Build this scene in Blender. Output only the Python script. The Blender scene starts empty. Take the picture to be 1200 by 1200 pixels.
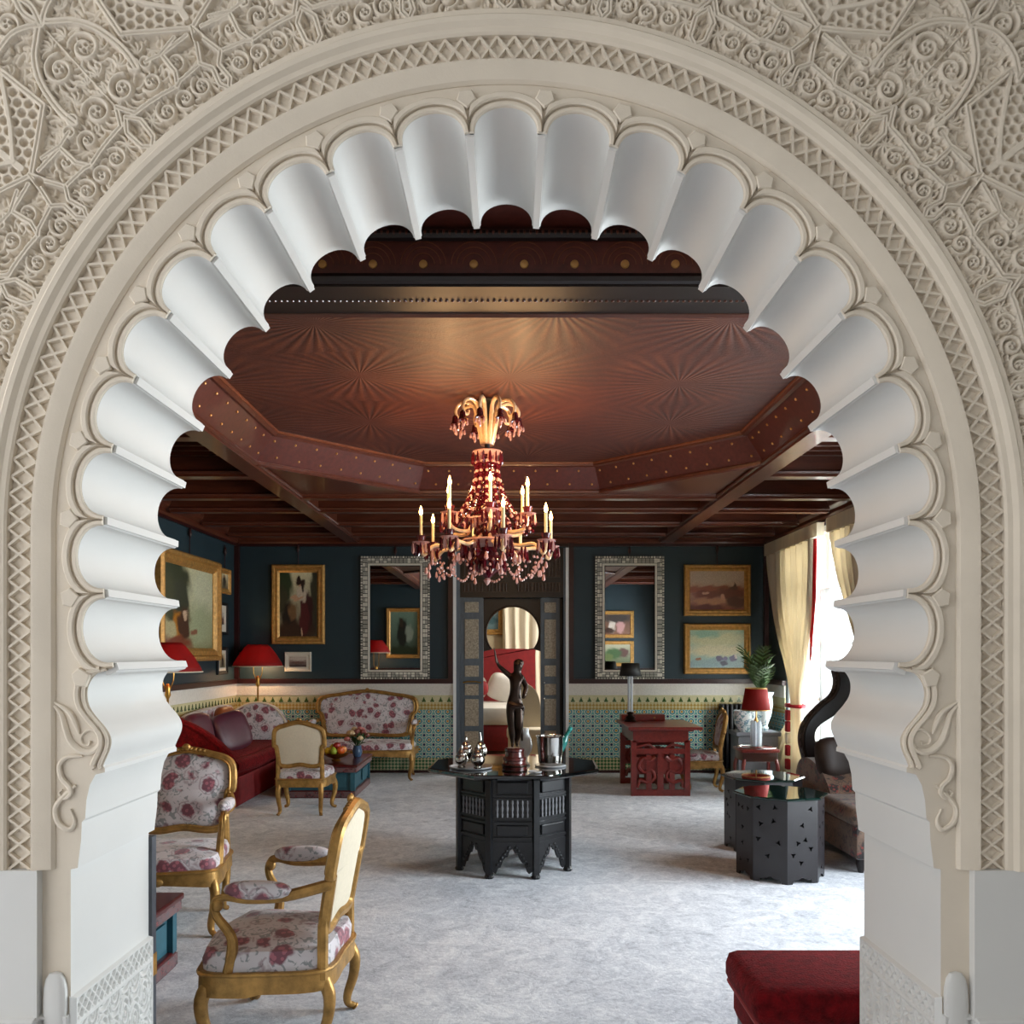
import bpy, bmesh, math, random
import numpy as np
from mathutils import Vector, Matrix
from mathutils.geometry import tessellate_polygon
random.seed(7); np.random.seed(7)
PI = math.pi
sc = bpy.context.scene
COL = sc.collection
# ------------------------------------------------------------------ camera
HOR, VPX, F, EYE = 765.0, 597.0, 1000.0, 1.6
cam = bpy.data.cameras.new('camera'); camo = bpy.data.objects.new('camera', cam); COL.objects.link(camo)
camo.location = (0, 0, EYE); camo.rotation_euler = (PI/2, 0, 0)
cam.sensor_width = 36.0; cam.lens = F/1200*36.0
cam.shift_y = (HOR-600)/1200; cam.shift_x = (600-VPX)/1200
cam.clip_start = 0.02
sc.camera = camo
# ------------------------------------------------------------------ light
YB, YF = 3.10, 2.55          # arch wall: room side, hall side
BACK, LEFT, RIGHT = 11.4, -3.66, 3.45
w = bpy.data.worlds.new('sky'); sc.world = w; w.use_nodes = True
bg = w.node_tree.nodes['Background']; bg.inputs[0].default_value = (0.97, 0.98, 1.0, 1); bg.inputs[1].default_value = 1.9
def area(name, loc, rot, sx, sy, power, col=(1, 1, 1)):
    l = bpy.data.lights.new(name, 'AREA'); l.shape = 'RECTANGLE'; l.size = sx; l.size_y = sy; l.energy = power; l.color = col
    o = bpy.data.objects.new(name, l); COL.objects.link(o); o.location = loc; o.rotation_euler = rot; return o
# daylight behind the French windows of the right wall (panels stand outside the glass and face in)
area('window_right_far_offscreen', (4.25, 9.5, 1.75), (0, PI/2, 0), 2.7, 2.3, 640, (1.0, 0.985, 0.96))
area('window_right_near_offscreen', (4.25, 4.9, 1.75), (0, PI/2, 0), 2.7, 2.4, 580, (0.96, 0.98, 1.0))
area('window_bedroom_offscreen', (2.58, 13.2, 1.9), (0, PI/2, 0), 1.8, 1.6, 120, (1.0, 0.97, 0.92))
def lamp(name, loc, power, r=0.05, col=(1.0, 0.62, 0.30)):
    l = bpy.data.lights.new(name, 'POINT'); l.energy = power; l.color = col; l.shadow_soft_size = r
    o = bpy.data.objects.new(name, l); COL.objects.link(o); o.location = loc; return o
vs = sc.view_settings
vs.view_transform = 'Standard'; vs.look = 'None'; vs.gamma = 1.0; vs.use_curve_mapping = False
vs.exposure = 0.32
cy = sc.cycles
cy.use_denoising = True; cy.max_bounces = 7; cy.diffuse_bounces = 4; cy.glossy_bounces = 4; cy.transmission_bounces = 6
cy.transparent_max_bounces = 12; cy.caustics_reflective = False; cy.caustics_refractive = False
cy.sample_clamp_indirect = 4.0
# ------------------------------------------------------------------ helpers
def P(x, y, Y): return Vector(((x-VPX)*Y/F, Y, EYE+(HOR-y)*Y/F))
def fy(y): return EYE*F/(y-HOR)
def s2l(c):
    return tuple((v/12.92 if v <= 0.04045 else ((v+0.055)/1.055)**2.4) for v in c)
def H(h):
    h = h.lstrip('#'); return s2l([int(h[i:i+2], 16)/255 for i in (0, 2, 4)])
class MB:
    def __init__(s): s.v = []; s.f = []; s.mi = []; s.m = 0
    def add(s, vs, fs):
        o = len(s.v); s.v.extend([tuple(p) for p in vs])
        for f in fs: s.f.append(tuple(i+o for i in f)); s.mi.append(s.m)
        return s
    def box(s, x0, x1, y0, y1, z0, z1):
        return s.add([(x0,y0,z0),(x1,y0,z0),(x1,y1,z0),(x0,y1,z0),(x0,y0,z1),(x1,y0,z1),(x1,y1,z1),(x0,y1,z1)],
                     [(3,2,1,0),(4,5,6,7),(0,1,5,4),(1,2,6,5),(2,3,7,6),(3,0,4,7)])
    def rbox(s, x0, x1, y0, y1, z0, z1, r):
        b = bmesh.new(); bmesh.ops.create_cube(b, size=1.0)
        for v in b.verts: v.co = Vector(((x0+x1)/2+v.co.x*(x1-x0), (y0+y1)/2+v.co.y*(y1-y0), (z0+z1)/2+v.co.z*(z1-z0)))
        bmesh.ops.bevel(b, geom=b.edges[:]+b.verts[:], offset=r, segments=2, affect='EDGES', profile=0.5)
        b.verts.index_update()
        s.add([v.co for v in b.verts], [[v.index for v in f.verts] for f in b.faces]); b.free(); return s
    def ring_loft(s, rings, cap=True, closed=False):
        n = len(rings[0]); o = len(s.v)
        for r in rings: s.v.extend([tuple(p) for p in r])
        m = len(rings)
        for j in range(m if closed else m-1):
            a = o+j*n; b = o+((j+1) % m)*n
            for i in range(n): s.f.append((a+i, a+(i+1) % n, b+(i+1) % n, b+i)); s.mi.append(s.m)
        if cap and not closed:
            s.f.append(tuple(o+i for i in reversed(range(n)))); s.mi.append(s.m)
            s.f.append(tuple(o+(m-1)*n+i for i in range(n))); s.mi.append(s.m)
        return s
    def lathe(s, prof, n=16, c=(0, 0, 0), rot=0.0, cap=True):
        return s.ring_loft([[(c[0]+r*math.cos(2*PI*i/n+rot), c[1]+r*math.sin(2*PI*i/n+rot), c[2]+z) for i in range(n)] for r, z in prof], cap)
    def tube(s, pts, r, n=8, closed=False, flat=1.0):
        pts = [Vector(p) for p in pts]; m = len(pts)
        rs = r if isinstance(r, (list, tuple)) else [r]*m
        rings = []; nrm = None
        for i in range(m):
            if closed: t = pts[(i+1) % m]-pts[i-1]
            else: t = pts[min(i+1, m-1)]-pts[max(i-1, 0)]
            if t.length < 1e-9: t = Vector((0, 0, 1))
            t.normalize()
            if nrm is None:
                nrm = t.orthogonal().normalized()
            else:
                nrm = nrm-t*nrm.dot(t)
                nrm = nrm.normalized() if nrm.length > 1e-6 else t.orthogonal().normalized()
            b = t.cross(nrm)
            rings.append([pts[i]+(nrm*math.cos(2*PI*k/n)+b*math.sin(2*PI*k/n)*flat)*rs[i] for k in range(n)])
        return s.ring_loft(rings, not closed, closed)
    def prism(s, poly, a0, a1, ax='y'):
        f = {'y': lambda p, a: (p[0], a, p[1]), 'z': lambda p, a: (p[0], p[1], a), 'x': lambda p, a: (a, p[0], p[1])}[ax]
        return s.ring_loft([[f(p, a0) for p in poly], [f(p, a1) for p in poly]])
    def ell(s, c, r, nu=12, nv=8, e=1.0):
        def sp(v): return math.copysign(abs(v)**e, v)
        rings = []
        for j in range(nv+1):
            ph = -PI/2+PI*j/nv; cr = max(abs(math.cos(ph))**e, 0.02); z = sp(math.sin(ph))
            rings.append([(c[0]+r[0]*cr*sp(math.cos(2*PI*i/nu)), c[1]+r[1]*cr*sp(math.sin(2*PI*i/nu)), c[2]+r[2]*z) for i in range(nu)])
        return s.ring_loft(rings)
    def dome(s, outline, nrm, bulge, rings=6, center=None):
        """filled outline (3-D loop) that swells along nrm"""
        pts = [Vector(p) for p in outline]; c = Vector(center) if center else sum(pts, Vector())/len(pts); nv = Vector(nrm)
        R = []
        for j in range(rings):
            t = j/rings; R.append([p.lerp(c, t)+nv*bulge*(1-(1-t)**2.6) for p in pts])
        o = len(s.v); n = len(pts)
        s.ring_loft(R, cap=False); s.v.append(tuple(c+nv*bulge)); k = len(s.v)-1; a = o+(rings-1)*n
        for i in range(n): s.f.append((a+i, a+(i+1) % n, k)); s.mi.append(s.m)
        return s
    def xf(s, M):
        s.v = [tuple(M @ Vector(p)) for p in s.v]; return s
    def mesh(s, name, mats, smooth=None):
        me = bpy.data.meshes.new(name); me.from_pydata(s.v, [], s.f)
        for m in (mats if isinstance(mats, (list, tuple)) else [mats]): me.materials.append(m)
        if any(s.mi): me.polygons.foreach_set('material_index', s.mi)
        if smooth is not None:
            me.polygons.foreach_set('use_smooth', [True]*len(me.polygons))
            me.set_sharp_from_angle(angle=math.radians(smooth))
        me.validate(); me.update(); return me
    def build(s, name, mats, parent=None, smooth=38, loc=None, rotz=None):
        o = bpy.data.objects.new(name, s.mesh(name, mats, smooth)); COL.objects.link(o)
        if parent is not None: o.parent = parent
        if loc is not None: o.location = loc
        if rotz is not None: o.rotation_euler = (0, 0, rotz)
        return o
def tag(o, label=None, cat=None, group=None, kind=None):
    if label: o['label'] = label
    if cat: o['category'] = cat
    if group: o['group'] = group
    if kind: o['kind'] = kind
    return o
def thing(name, label, cat, loc=(0, 0, 0), rotz=0.0, group=None):
    o = bpy.data.objects.new(name, None); o.empty_display_size = 0.1; COL.objects.link(o)
    o.location = loc; o.rotation_euler = (0, 0, rotz); return tag(o, label, cat, group)
def struct(name, mb, mats, parent=None, smooth=None, label=None):
    o = mb.build(name, mats, parent, smooth)
    if parent is None: o['kind'] = 'structure'
    if label: o['label'] = label
    return o
def inst(o, parent=None, loc=None, rot=None, scale=None):
    c = o.copy(); COL.objects.link(c)
    if parent is not None: c.parent = parent
    if loc is not None: c.location = loc
    if rot is not None: c.rotation_euler = rot
    if scale is not None: c.scale = scale
    return c
def copy_tree(o, parent=None):
    c = o.copy(); COL.objects.link(c); c.parent = parent
    for ch in [x for x in bpy.data.objects if x.parent == o]: copy_tree(ch, c)
    return c
def cat_rom(pts, n=6, closed=False):
    pts = [Vector(p) for p in pts]; out = []; m = len(pts)
    for i in range(m if closed else m-1):
        if closed: p0, p1, p2, p3 = pts[i-1], pts[i], pts[(i+1) % m], pts[(i+2) % m]
        else: p0, p1, p2, p3 = pts[max(i-1, 0)], pts[i], pts[i+1], pts[min(i+2, m-1)]
        for k in range(n):
            t = k/n
            out.append(0.5*((2*p1)+(-p0+p2)*t+(2*p0-5*p1+4*p2-p3)*t*t+(-p0+3*p1-3*p2+p3)*t**3))
    if not closed: out.append(pts[-1])
    return out
# ------------------------------------------------------------------ materials
def newmat(name):
    m = bpy.data.materials.new(name); m.use_nodes = True
    nt = m.node_tree; return m, nt, nt.nodes, nt.links, nt.nodes['Principled BSDF']
def noise(nt, scale, detail=3, rough=0.55, vec=None, coord='Object', dist=0.0):
    n = nt.nodes.new('ShaderNodeTexNoise'); n.inputs['Scale'].default_value = scale; n.inputs['Detail'].default_value = detail
    n.inputs['Roughness'].default_value = rough; n.inputs['Distortion'].default_value = dist
    if vec is None:
        tc = nt.nodes.new('ShaderNodeTexCoord'); vec = tc.outputs[coord]
    nt.links.new(vec, n.inputs['Vector']); return n
def ramp(nt, fac, stops, interp='LINEAR'):
    r = nt.nodes.new('ShaderNodeValToRGB'); e = r.color_ramp.elements; r.color_ramp.interpolation = interp
    while len(e) < len(stops): e.new(0.5)
    for k, (p, c) in enumerate(stops): e[k].position = p; e[k].color = (*c[:3], 1)
    nt.links.new(fac, r.inputs[0]); return r
def math_(nt, op, a, b=None, c=None):
    n = nt.nodes.new('ShaderNodeMath'); n.operation = op
    for i, v in enumerate((a, b, c)):
        if v is None: continue
        if isinstance(v, (int, float)): n.inputs[i].default_value = v
        else: nt.links.new(v, n.inputs[i])
    return n.outputs[0]
def mix_(nt, fac, a, b):
    n = nt.nodes.new('ShaderNodeMix'); n.data_type = 'RGBA'
    for sock, v in ((n.inputs[0], fac), (n.inputs[6], a), (n.inputs[7], b)):
        if isinstance(v, (int, float)): sock.default_value = v
        elif isinstance(v, tuple): sock.default_value = (*v[:3], 1)
        else: nt.links.new(v, sock)
    return n.outputs[2]
def bump(nt, p, height, strength=0.3, dist=0.01):
    b = nt.nodes.new('ShaderNodeBump'); b.inputs['Strength'].default_value = strength; b.inputs['Distance'].default_value = dist
    nt.links.new(height, b.inputs['Height']); nt.links.new(b.outputs[0], p.inputs['Normal'])
def pm(name, col, rough=0.5, metal=0.0, var=0.12, scale=14.0, bmp=0.0, bscale=60.0, coat=0.0, sheen=0.0, stretch=None, spec=0.5, bd=0.004):
    m, nt, N, L, p = newmat(name)
    c = H(col) if isinstance(col, str) else col
    tc = N.new('ShaderNodeTexCoord'); vec = tc.outputs['Object']
    if stretch:
        mp = N.new('ShaderNodeMapping'); mp.inputs['Scale'].default_value = stretch; L.new(vec, mp.inputs[0]); vec = mp.outputs[0]
    n = noise(nt, scale, 4, 0.6, vec)
    r = ramp(nt, n.outputs[0], [(0.3, tuple(v*(1-var) for v in c)), (0.7, tuple(min(1, v*(1+var)) for v in c))])
    L.new(r.outputs[0], p.inputs['Base Color'])
    p.inputs['Roughness'].default_value = rough; p.inputs['Metallic'].default_value = metal
    p.inputs['Coat Weight'].default_value = coat; p.inputs['Sheen Weight'].default_value = sheen; p.inputs['Sheen Tint'].default_value = (*[min(1, v*2+.1) for v in c], 1); p.inputs['Specular IOR Level'].default_value = spec
    if bmp: bump(nt, p, noise(nt, bscale, 4, 0.6, vec).outputs[0], bmp, bd)
    return m
def emis(name, col, strength, base='#fff4dd'):
    m, nt, N, L, p = newmat(name); p.inputs['Base Color'].default_value = (*H(base), 1)
    p.inputs['Emission Color'].default_value = (*H(col), 1); p.inputs['Emission Strength'].default_value = strength
    n = noise(nt, 30); r = ramp(nt, n.outputs[0], [(0, tuple(v*.95 for v in H(base))), (1, H(base))]); L.new(r.outputs[0], p.inputs['Base Color']); return m
def glassy(name, col, transp=0.75, rough=0.03):
    """thin clear glass: transparent body with a mirror-like coat"""
    m, nt, N, L, p = newmat(name); out = N['Material Output']
    t = N.new('ShaderNodeBsdfTransparent'); t.inputs[0].default_value = (*H(col), 1)
    p.inputs['Base Color'].default_value = (*H(col), 1); p.inputs['Roughness'].default_value = rough; p.inputs['Specular IOR Level'].default_value = 1.0
    n = noise(nt, 25); r = ramp(nt, n.outputs[0], [(0, tuple(v*.9 for v in H(col))), (1, H(col))]); L.new(r.outputs[0], p.inputs['Base Color'])
    fr = N.new('ShaderNodeLayerWeight'); fr.inputs[0].default_value = 0.35
    f = math_(nt, 'MULTIPLY_ADD', fr.outputs['Facing'], transp*0.7, 1-transp)
    mx = N.new('ShaderNodeMixShader'); L.new(f, mx.inputs[0]); L.new(t.outputs[0], mx.inputs[1]); L.new(p.outputs[0], mx.inputs[2]); L.new(mx.outputs[0], out.inputs[0])
    return m
M = {}
M['plaster'] = pm('carved_beige_plaster', '#ded2c0', 0.8, var=0.05, scale=3, bmp=0.15, bscale=120)
M['white'] = pm('white_painted_plaster', '#d6d5d1', 0.62, var=0.02, scale=2, bmp=0.05, bscale=80)
M['bluewall'] = pm('deep_teal_wall_paint', '#1b3038', 0.55, var=0.08, scale=1.5, bmp=0.08, bscale=90)
M['stucco'] = pm('white_carved_stucco_band', '#d8d4cb', 0.75, var=0.08, scale=40, bmp=0.6, bscale=55, bd=0.01)
M['redtrim'] = pm('dark_red_brown_moulding', '#2d0d0c', 0.35, var=0.2, scale=8, stretch=(1, 1, 1))
M['wood'] = pm('red_brown_ceiling_wood', '#54291a', 0.30, var=0.28, scale=6, stretch=(1, 6, 6), bmp=0.1, coat=0.3)
M['woodx'] = pm('ceiling_board_wood', '#54291a', 0.32, var=0.3, scale=5, stretch=(1, 8, 8), bmp=0.1, coat=0.3)
M['darkwood'] = pm('near_black_ceiling_moulding', '#170907', 0.4, var=0.25, scale=9)
M['gilt'] = pm('carved_gilt_wood', '#a98248', 0.40, metal=0.6, var=0.35, scale=18, bmp=0.35, bscale=70)
M['gilt2'] = pm('pale_gilt_picture_frame', '#b98b4a', 0.45, metal=0.4, var=0.3, scale=25, bmp=0.3, bscale=90)
M['linen'] = pm('cream_linen', '#d9cdb6', 0.85, var=0.05, scale=60, bmp=0.2, bscale=300)
M['redvelvet'] = pm('crimson_velvet', '#600a0f', 0.9, var=0.55, scale=24, bmp=0.9, bscale=110, sheen=0.3, bd=0.01, spec=.1)
M['plum'] = pm('plum_satin', '#4a1d2c', 0.4, var=0.2, scale=6, sheen=0.5)
M['ebony'] = pm('black_lacquered_wood', '#16171a', 0.33, var=0.3, scale=20, bmp=0.05)
M['blackglass'] = pm('black_glass', '#040607', 0.04, var=0.1, coat=1.0)
M['greenglass'] = pm('dark_green_glass_top', '#05201c', 0.03, var=0.2, coat=1.0)
M['drum'] = pm('dark_grey_pierced_lacquer', '#1f1c1f', 0.38, var=0.25, scale=8)
M['silver'] = pm('polished_silver', '#c9c7c2', 0.14, metal=1.0, var=0.08, scale=20)
M['bronze'] = pm('dark_bronze', '#2c1f17', 0.3, metal=0.7, var=0.35, scale=14)
M['marble'] = pm('oxblood_marble', '#4a1714', 0.25, var=0.5, scale=22, coat=0.4)
M['mahogany'] = pm('red_mahogany', '#6e1f18', 0.34, var=0.25, scale=7, stretch=(6, 1, 6), coat=0.25)
M['teal'] = pm('teal_lacquer_panel', '#2b5a68', 0.45, var=0.18, scale=9)
M['tealdark'] = pm('teal_lacquer_body', '#2b5a68', 0.5, var=0.18)
M['claret'] = pm('claret_lacquer', '#4a0c10', 0.28, var=0.3, scale=9, coat=0.4)
M['shade_red'] = None
M['brass'] = pm('aged_brass', '#b48a45', 0.28, metal=0.9, var=0.2, scale=20)
M['black'] = pm('matte_black', '#0b0b0c', 0.6, var=0.2)
M['crystal'] = glassy('clear_crystal', '#e8ecf0', 0.62)
M['clear'] = glassy('window_glass', '#f4f8fa', 0.93)
M['redglass'] = glassy('ruby_cut_glass', '#5c1420', 0.45, 0.05)
M['pinkglass'] = glassy('pale_pink_cut_glass', '#e0b4aa', 0.45, 0.05)
M['caneglass'] = pm('twisted_milk_glass', '#e0bd92', 0.2, var=0.2, scale=60, coat=0.6)
M['candle'] = pm('ivory_candle', '#efdcae', 0.5, var=0.05)
M['flame'] = emis('candle_bulb', '#ffb45c', 26.0)
M['curtain'] = None
M['redlining'] = pm('red_curtain_lining', '#a31c26', 0.6, var=0.12)
M['winwhite'] = pm('white_window_paint', '#e9ebea', 0.45, var=0.03)
M['iron'] = pm('black_cast_iron', '#121214', 0.45, metal=0.3, var=0.2)
M['porcelain'] = None
M['green'] = pm('palm_leaf_green', '#3c5b2a', 0.5, var=0.35, scale=12)
M['greystone'] = pm('grey_pedestal_paint', '#6d7078', 0.55, var=0.12, scale=6)
M['dkred'] = pm('dark_red_fabric', '#7c0d12', 0.7, var=0.2, scale=12, sheen=0.3)
M['bedwhite'] = pm('white_bed_linen', '#e6e2da', 0.8, var=0.04, bmp=0.2, bscale=20)
M['doorblue'] = pm('grey_blue_door_paint', '#5a6670', 0.42, var=0.14, scale=8, stretch=(3, 3, 1))
M['doordark'] = pm('blackish_door_wood', '#15120f', 0.4, var=0.25, scale=8)
M['doorpanel'] = pm('painted_arabesque_door_panel', '#a89d8a', 0.55, var=0.45, scale=45)
M['doorpanel_dk'] = pm('brown_arabesque_panel', '#3d2a1b', 0.5, var=0.6, scale=60)
M['cream'] = pm('cream_wall', '#d8c7a2', 0.7, var=0.05)
M['tanfloor'] = pm('tan_floorboards', '#a08a68', 0.6, var=0.15)
M['greydoor'] = pm('slate_grey_door_edge', '#4c5057', 0.5, var=0.12)
M['leafdk'] = pm('dark_leaf_green', '#2c4a22', 0.5, var=0.3)
M['bowl'] = pm('gilt_bowl', '#8a5a22', 0.3, metal=0.7, var=0.3)
M['mat_white'] = pm('picture_mount', '#d9d2c2', 0.8, var=0.03)
def floral(name, ground, rose, leaf, dark, sc_=7.0):
    m, nt, N, L, p = newmat(name)
    tc = N.new('ShaderNodeTexCoord'); vec = tc.outputs['Object']
    wob = noise(nt, 9, 3, 0.6, vec)
    add = N.new('ShaderNodeVectorMath'); add.operation = 'MULTIPLY_ADD'; L.new(wob.outputs['Color'], add.inputs[0]); add.inputs[1].default_value = (.09, .09, .09); L.new(vec, add.inputs[2])
    v = N.new('ShaderNodeTexVoronoi'); v.inputs['Scale'].default_value = sc_; v.inputs['Randomness'].default_value = .8; L.new(add.outputs[0], v.inputs['Vector'])
    petals = N.new('ShaderNodeTexVoronoi'); petals.inputs['Scale'].default_value = sc_*4.5; L.new(vec, petals.inputs['Vector'])
    d = v.outputs['Distance']
    f = ramp(nt, d, [(0.36, (1, 1, 1)), (0.46, (0, 0, 0))])
    pick = N.new('ShaderNodeSeparateColor'); L.new(v.outputs['Color'], pick.inputs[0])
    sel = ramp(nt, pick.outputs[0], [(0.16, (0, 0, 0)), (0.2, (1, 1, 1))])
    fl = math_(nt, 'MULTIPLY', f.outputs[0], sel.outputs[0])
    rose_c = mix_(nt, math_(nt, 'GREATER_THAN', petals.outputs['Distance'], 0.42), H(rose), H(dark))
    lf = noise(nt, sc_*2.6, 2, .5, vec, dist=1.6)
    lmask = ramp(nt, lf.outputs[0], [(0.56, (0, 0, 0)), (0.60, (1, 1, 1))])
    g1 = mix_(nt, math_(nt, 'MULTIPLY', lmask.outputs[0], .85), H(ground), H(leaf))
    sel2 = ramp(nt, pick.outputs[1], [(0.55, (0, 0, 0)), (0.6, (1, 1, 1))])
    ring = ramp(nt, d, [(0.48, (0, 0, 0)), (0.52, (.5, .5, .5)), (0.54, (.5, .5, .5)), (0.6, (0, 0, 0))])
    g2 = mix_(nt, math_(nt, 'MULTIPLY', ring.outputs[0], sel2.outputs[0]), g1, H(dark))
    c = mix_(nt, fl, g2, rose_c); L.new(c, p.inputs['Base Color'])
    p.inputs['Roughness'].default_value = .55; p.inputs['Sheen Weight'].default_value = .25
    bump(nt, p, noise(nt, 140, 3, .6, vec).outputs[0], .15, .003)
    return m
M['floral'] = floral('rose_brocade', '#d0c9cc', '#a8636e', '#84898a', '#7a4854', 9.0)
M['kilim'] = floral('faded_kilim', '#6e5646', '#7c3029', '#443a34', '#1d1818', 9.0)
M['trim_pat'] = floral('woven_border', '#6a4a4a', '#8f2f35', '#4b4f58', '#2a2024', 22.0)
M['shade_red'] = None
M['shade_black'] = pm('black_lampshade', '#0a0a0b', .6, var=.15)
def blue_white(name):
    m, nt, N, L, p = newmat(name)
    v = noise(nt, 16, 4, .6, dist=2.2); r = ramp(nt, v.outputs[0], [(.42, H('#d9e0e0')), (.5, H('#cfd9da')), (.56, H('#5f86a0')), (.66, H('#7c9a86'))]); L.new(r.outputs[0], p.inputs['Base Color'])
    p.inputs['Roughness'].default_value = .15; p.inputs['Coat Weight'].default_value = .5; return m
M['porcelain'] = blue_white('blue_white_porcelain')
def carpet():
    m, nt, N, L, p = newmat('pale_grey_blue_carpet')
    tc = N.new('ShaderNodeTexCoord'); vec = tc.outputs['Object']
    a = noise(nt, 5.5, 6, .68, vec, dist=1.4); b = noise(nt, 42, 4, .7, vec, dist=.8); c = noise(nt, 1.0, 3, .5, vec)
    s1 = math_(nt, 'MULTIPLY_ADD', a.outputs[0], .55, math_(nt, 'MULTIPLY', b.outputs[0], .45))
    s2 = math_(nt, 'MULTIPLY_ADD', c.outputs[0], .2, math_(nt, 'MULTIPLY', s1, .85))
    r = ramp(nt, s2, [(.37, H('#8a8f9a')), (.46, H('#b3b8c2')), (.54, H('#ccd0d8')), (.62, H('#e4e7ec'))]); L.new(r.outputs[0], p.inputs['Base Color'])
    p.inputs['Roughness'].default_value = .9; p.inputs['Sheen Weight'].default_value = .2
    bump(nt, p, s1, .5, .012); return m
M['carpet'] = carpet()
def zellige():
    m, nt, N, L, p = newmat('zellige_star_tiles')
    tc = N.new('ShaderNodeTexCoord'); sep = N.new('ShaderNodeSeparateXYZ'); L.new(tc.outputs['Object'], sep.inputs[0])
    hx = math_(nt, 'ADD', sep.outputs[0], sep.outputs[1]); z = sep.outputs[2]
    def cell(v, per, off):
        t = math_(nt, 'ADD', math_(nt, 'DIVIDE', v, per), off)
        return math_(nt, 'ABSOLUTE', math_(nt, 'SUBTRACT', math_(nt, 'FRACT', t), .5))
    def star(per, off):
        a = cell(hx, per, off); b = cell(z, per, off)
        return math_(nt, 'MINIMUM', math_(nt, 'MAXIMUM', a, b), math_(nt, 'MULTIPLY', math_(nt, 'ADD', a, b), .7071))
    per = .125
    s1 = star(per, .0); s2 = star(per, .5)
    c1 = ramp(nt, s1, [(0, H('#b98b3c')), (.09, H('#b98b3c')), (.1, H('#d9d4bd')), (.13, H('#d9d4bd')), (.14, H('#2f7f8c')), (.25, H('#3f8f98')), (.26, H('#e0dcc8')), (.31, H('#e0dcc8')), (.32, H('#6fa6a0')), (.5, H('#b9c6b2'))], 'CONSTANT')
    c2 = ramp(nt, s2, [(0, H('#173a5c')), (.12, H('#e0dcc8')), (.16, H('#8a6a34'))], 'CONSTANT')
    m2 = math_(nt, 'LESS_THAN', s2, .16)
    col = mix_(nt, m2, c1.outputs[0], c2.outputs[0])
    # plain bands: ochre rows top, green border near the floor
    top = math_(nt, 'GREATER_THAN', z, .84); bot = math_(nt, 'LESS_THAN', z, .20)
    fine = cell(hx, .045, .0); ff = math_(nt, 'GREATER_THAN', math_(nt, 'ADD', fine, cell(z, .045, 0)), .5)
    tc_ = mix_(nt, ff, H('#c7bd8e'), H('#a68a48')); bc = mix_(nt, ff, H('#3f6b45'), H('#b8b48c'))
    col = mix_(nt, top, col, tc_); col = mix_(nt, bot, col, bc)
    L.new(col, p.inputs['Base Color']); p.inputs['Roughness'].default_value = .18; p.inputs['Coat Weight'].default_value = .3
    bump(nt, p, s1, .25, .004); return m
M['zellige'] = zellige()
M['merlon'] = pm('green_glazed_merlon', '#3f5a2c', .2, var=.25, scale=12, coat=.4)
M['merlon_bed'] = pm('pale_glazed_ground', '#c9c39a', .25, var=.1, scale=30)
def traymat():
    m, nt, N, L, p = newmat('painted_fan_burst_ceiling')
    tc = N.new('ShaderNodeTexCoord'); vec = tc.outputs['Object']
    v = N.new('ShaderNodeTexVoronoi'); v.inputs['Scale'].default_value = .95; v.inputs['Randomness'].default_value = .25; v.voronoi_dimensions = '2D'; L.new(vec, v.inputs['Vector'])
    mp = N.new('ShaderNodeVectorMath'); mp.operation = 'SUBTRACT'
    L.new(vec, mp.inputs[0]); L.new(v.outputs['Position'], mp.inputs[1])
    s = N.new('ShaderNodeSeparateXYZ'); L.new(mp.outputs[0], s.inputs[0])
    ang = math_(nt, 'ARCTAN2', s.outputs[1], s.outputs[0]); rays = math_(nt, 'SINE', math_(nt, 'MULTIPLY', ang, 34.0))
    fall = ramp(nt, v.outputs['Distance'], [(.03, (0, 0, 0)), (.1, (1, 1, 1)), (.75, (0, 0, 0))])
    rr = math_(nt, 'MULTIPLY', rays, fall.outputs[0])
    g = noise(nt, 60, 3, .7, vec); g2 = noise(nt, 3, 4, .6, vec)
    f = math_(nt, 'MULTIPLY_ADD', rr, .22, math_(nt, 'MULTIPLY_ADD', g.outputs[0], .45, math_(nt, 'MULTIPLY', g2.outputs[0], .5)))
    c = ramp(nt, f, [(.2, H('#2c110a')), (.48, H('#4a2016')), (.7, H('#64341f')), (.9, H('#85532f'))]); L.new(c.outputs[0], p.inputs['Base Color'])
    p.inputs['Roughness'].default_value = .55; p.inputs['Coat Weight'].default_value = .12; p.inputs['Coat Roughness'].default_value = .3
    bump(nt, p, math_(nt, 'MULTIPLY_ADD', rr, .5, g.outputs[0]), .35, .01); return m
M['tray'] = traymat()
M['frieze'] = pm('painted_red_frieze', '#4f221a', .42, var=.25, scale=30, coat=.2)
M['goldspot'] = pm('gold_painted_stud', '#b5854a', .4, metal=.3, var=.2)
M['gold_line'] = pm('ochre_painted_line', '#6e3a20', .45, var=.2)
def canvas_mat():
    m, nt, N, L, p = newmat('oil_painting_canvas')
    a = N.new('ShaderNodeVertexColor'); a.layer_name = 'Col'
    n = noise(nt, 60, 4, .65); r = ramp(nt, n.outputs[0], [(.25, (.78, .78, .78)), (.75, (1.15, 1.15, 1.15))])
    mm = N.new('ShaderNodeMix'); mm.data_type = 'RGBA'; mm.blend_type = 'MULTIPLY'; mm.inputs[0].default_value = 1.0
    L.new(a.outputs['Color'], mm.inputs[6]); L.new(r.outputs[0], mm.inputs[7]); L.new(mm.outputs[2], p.inputs['Base Color'])
    p.inputs['Roughness'].default_value = .4; bump(nt, p, n.outputs[0], .2, .002); return m
M['canvas'] = canvas_mat()
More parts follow.
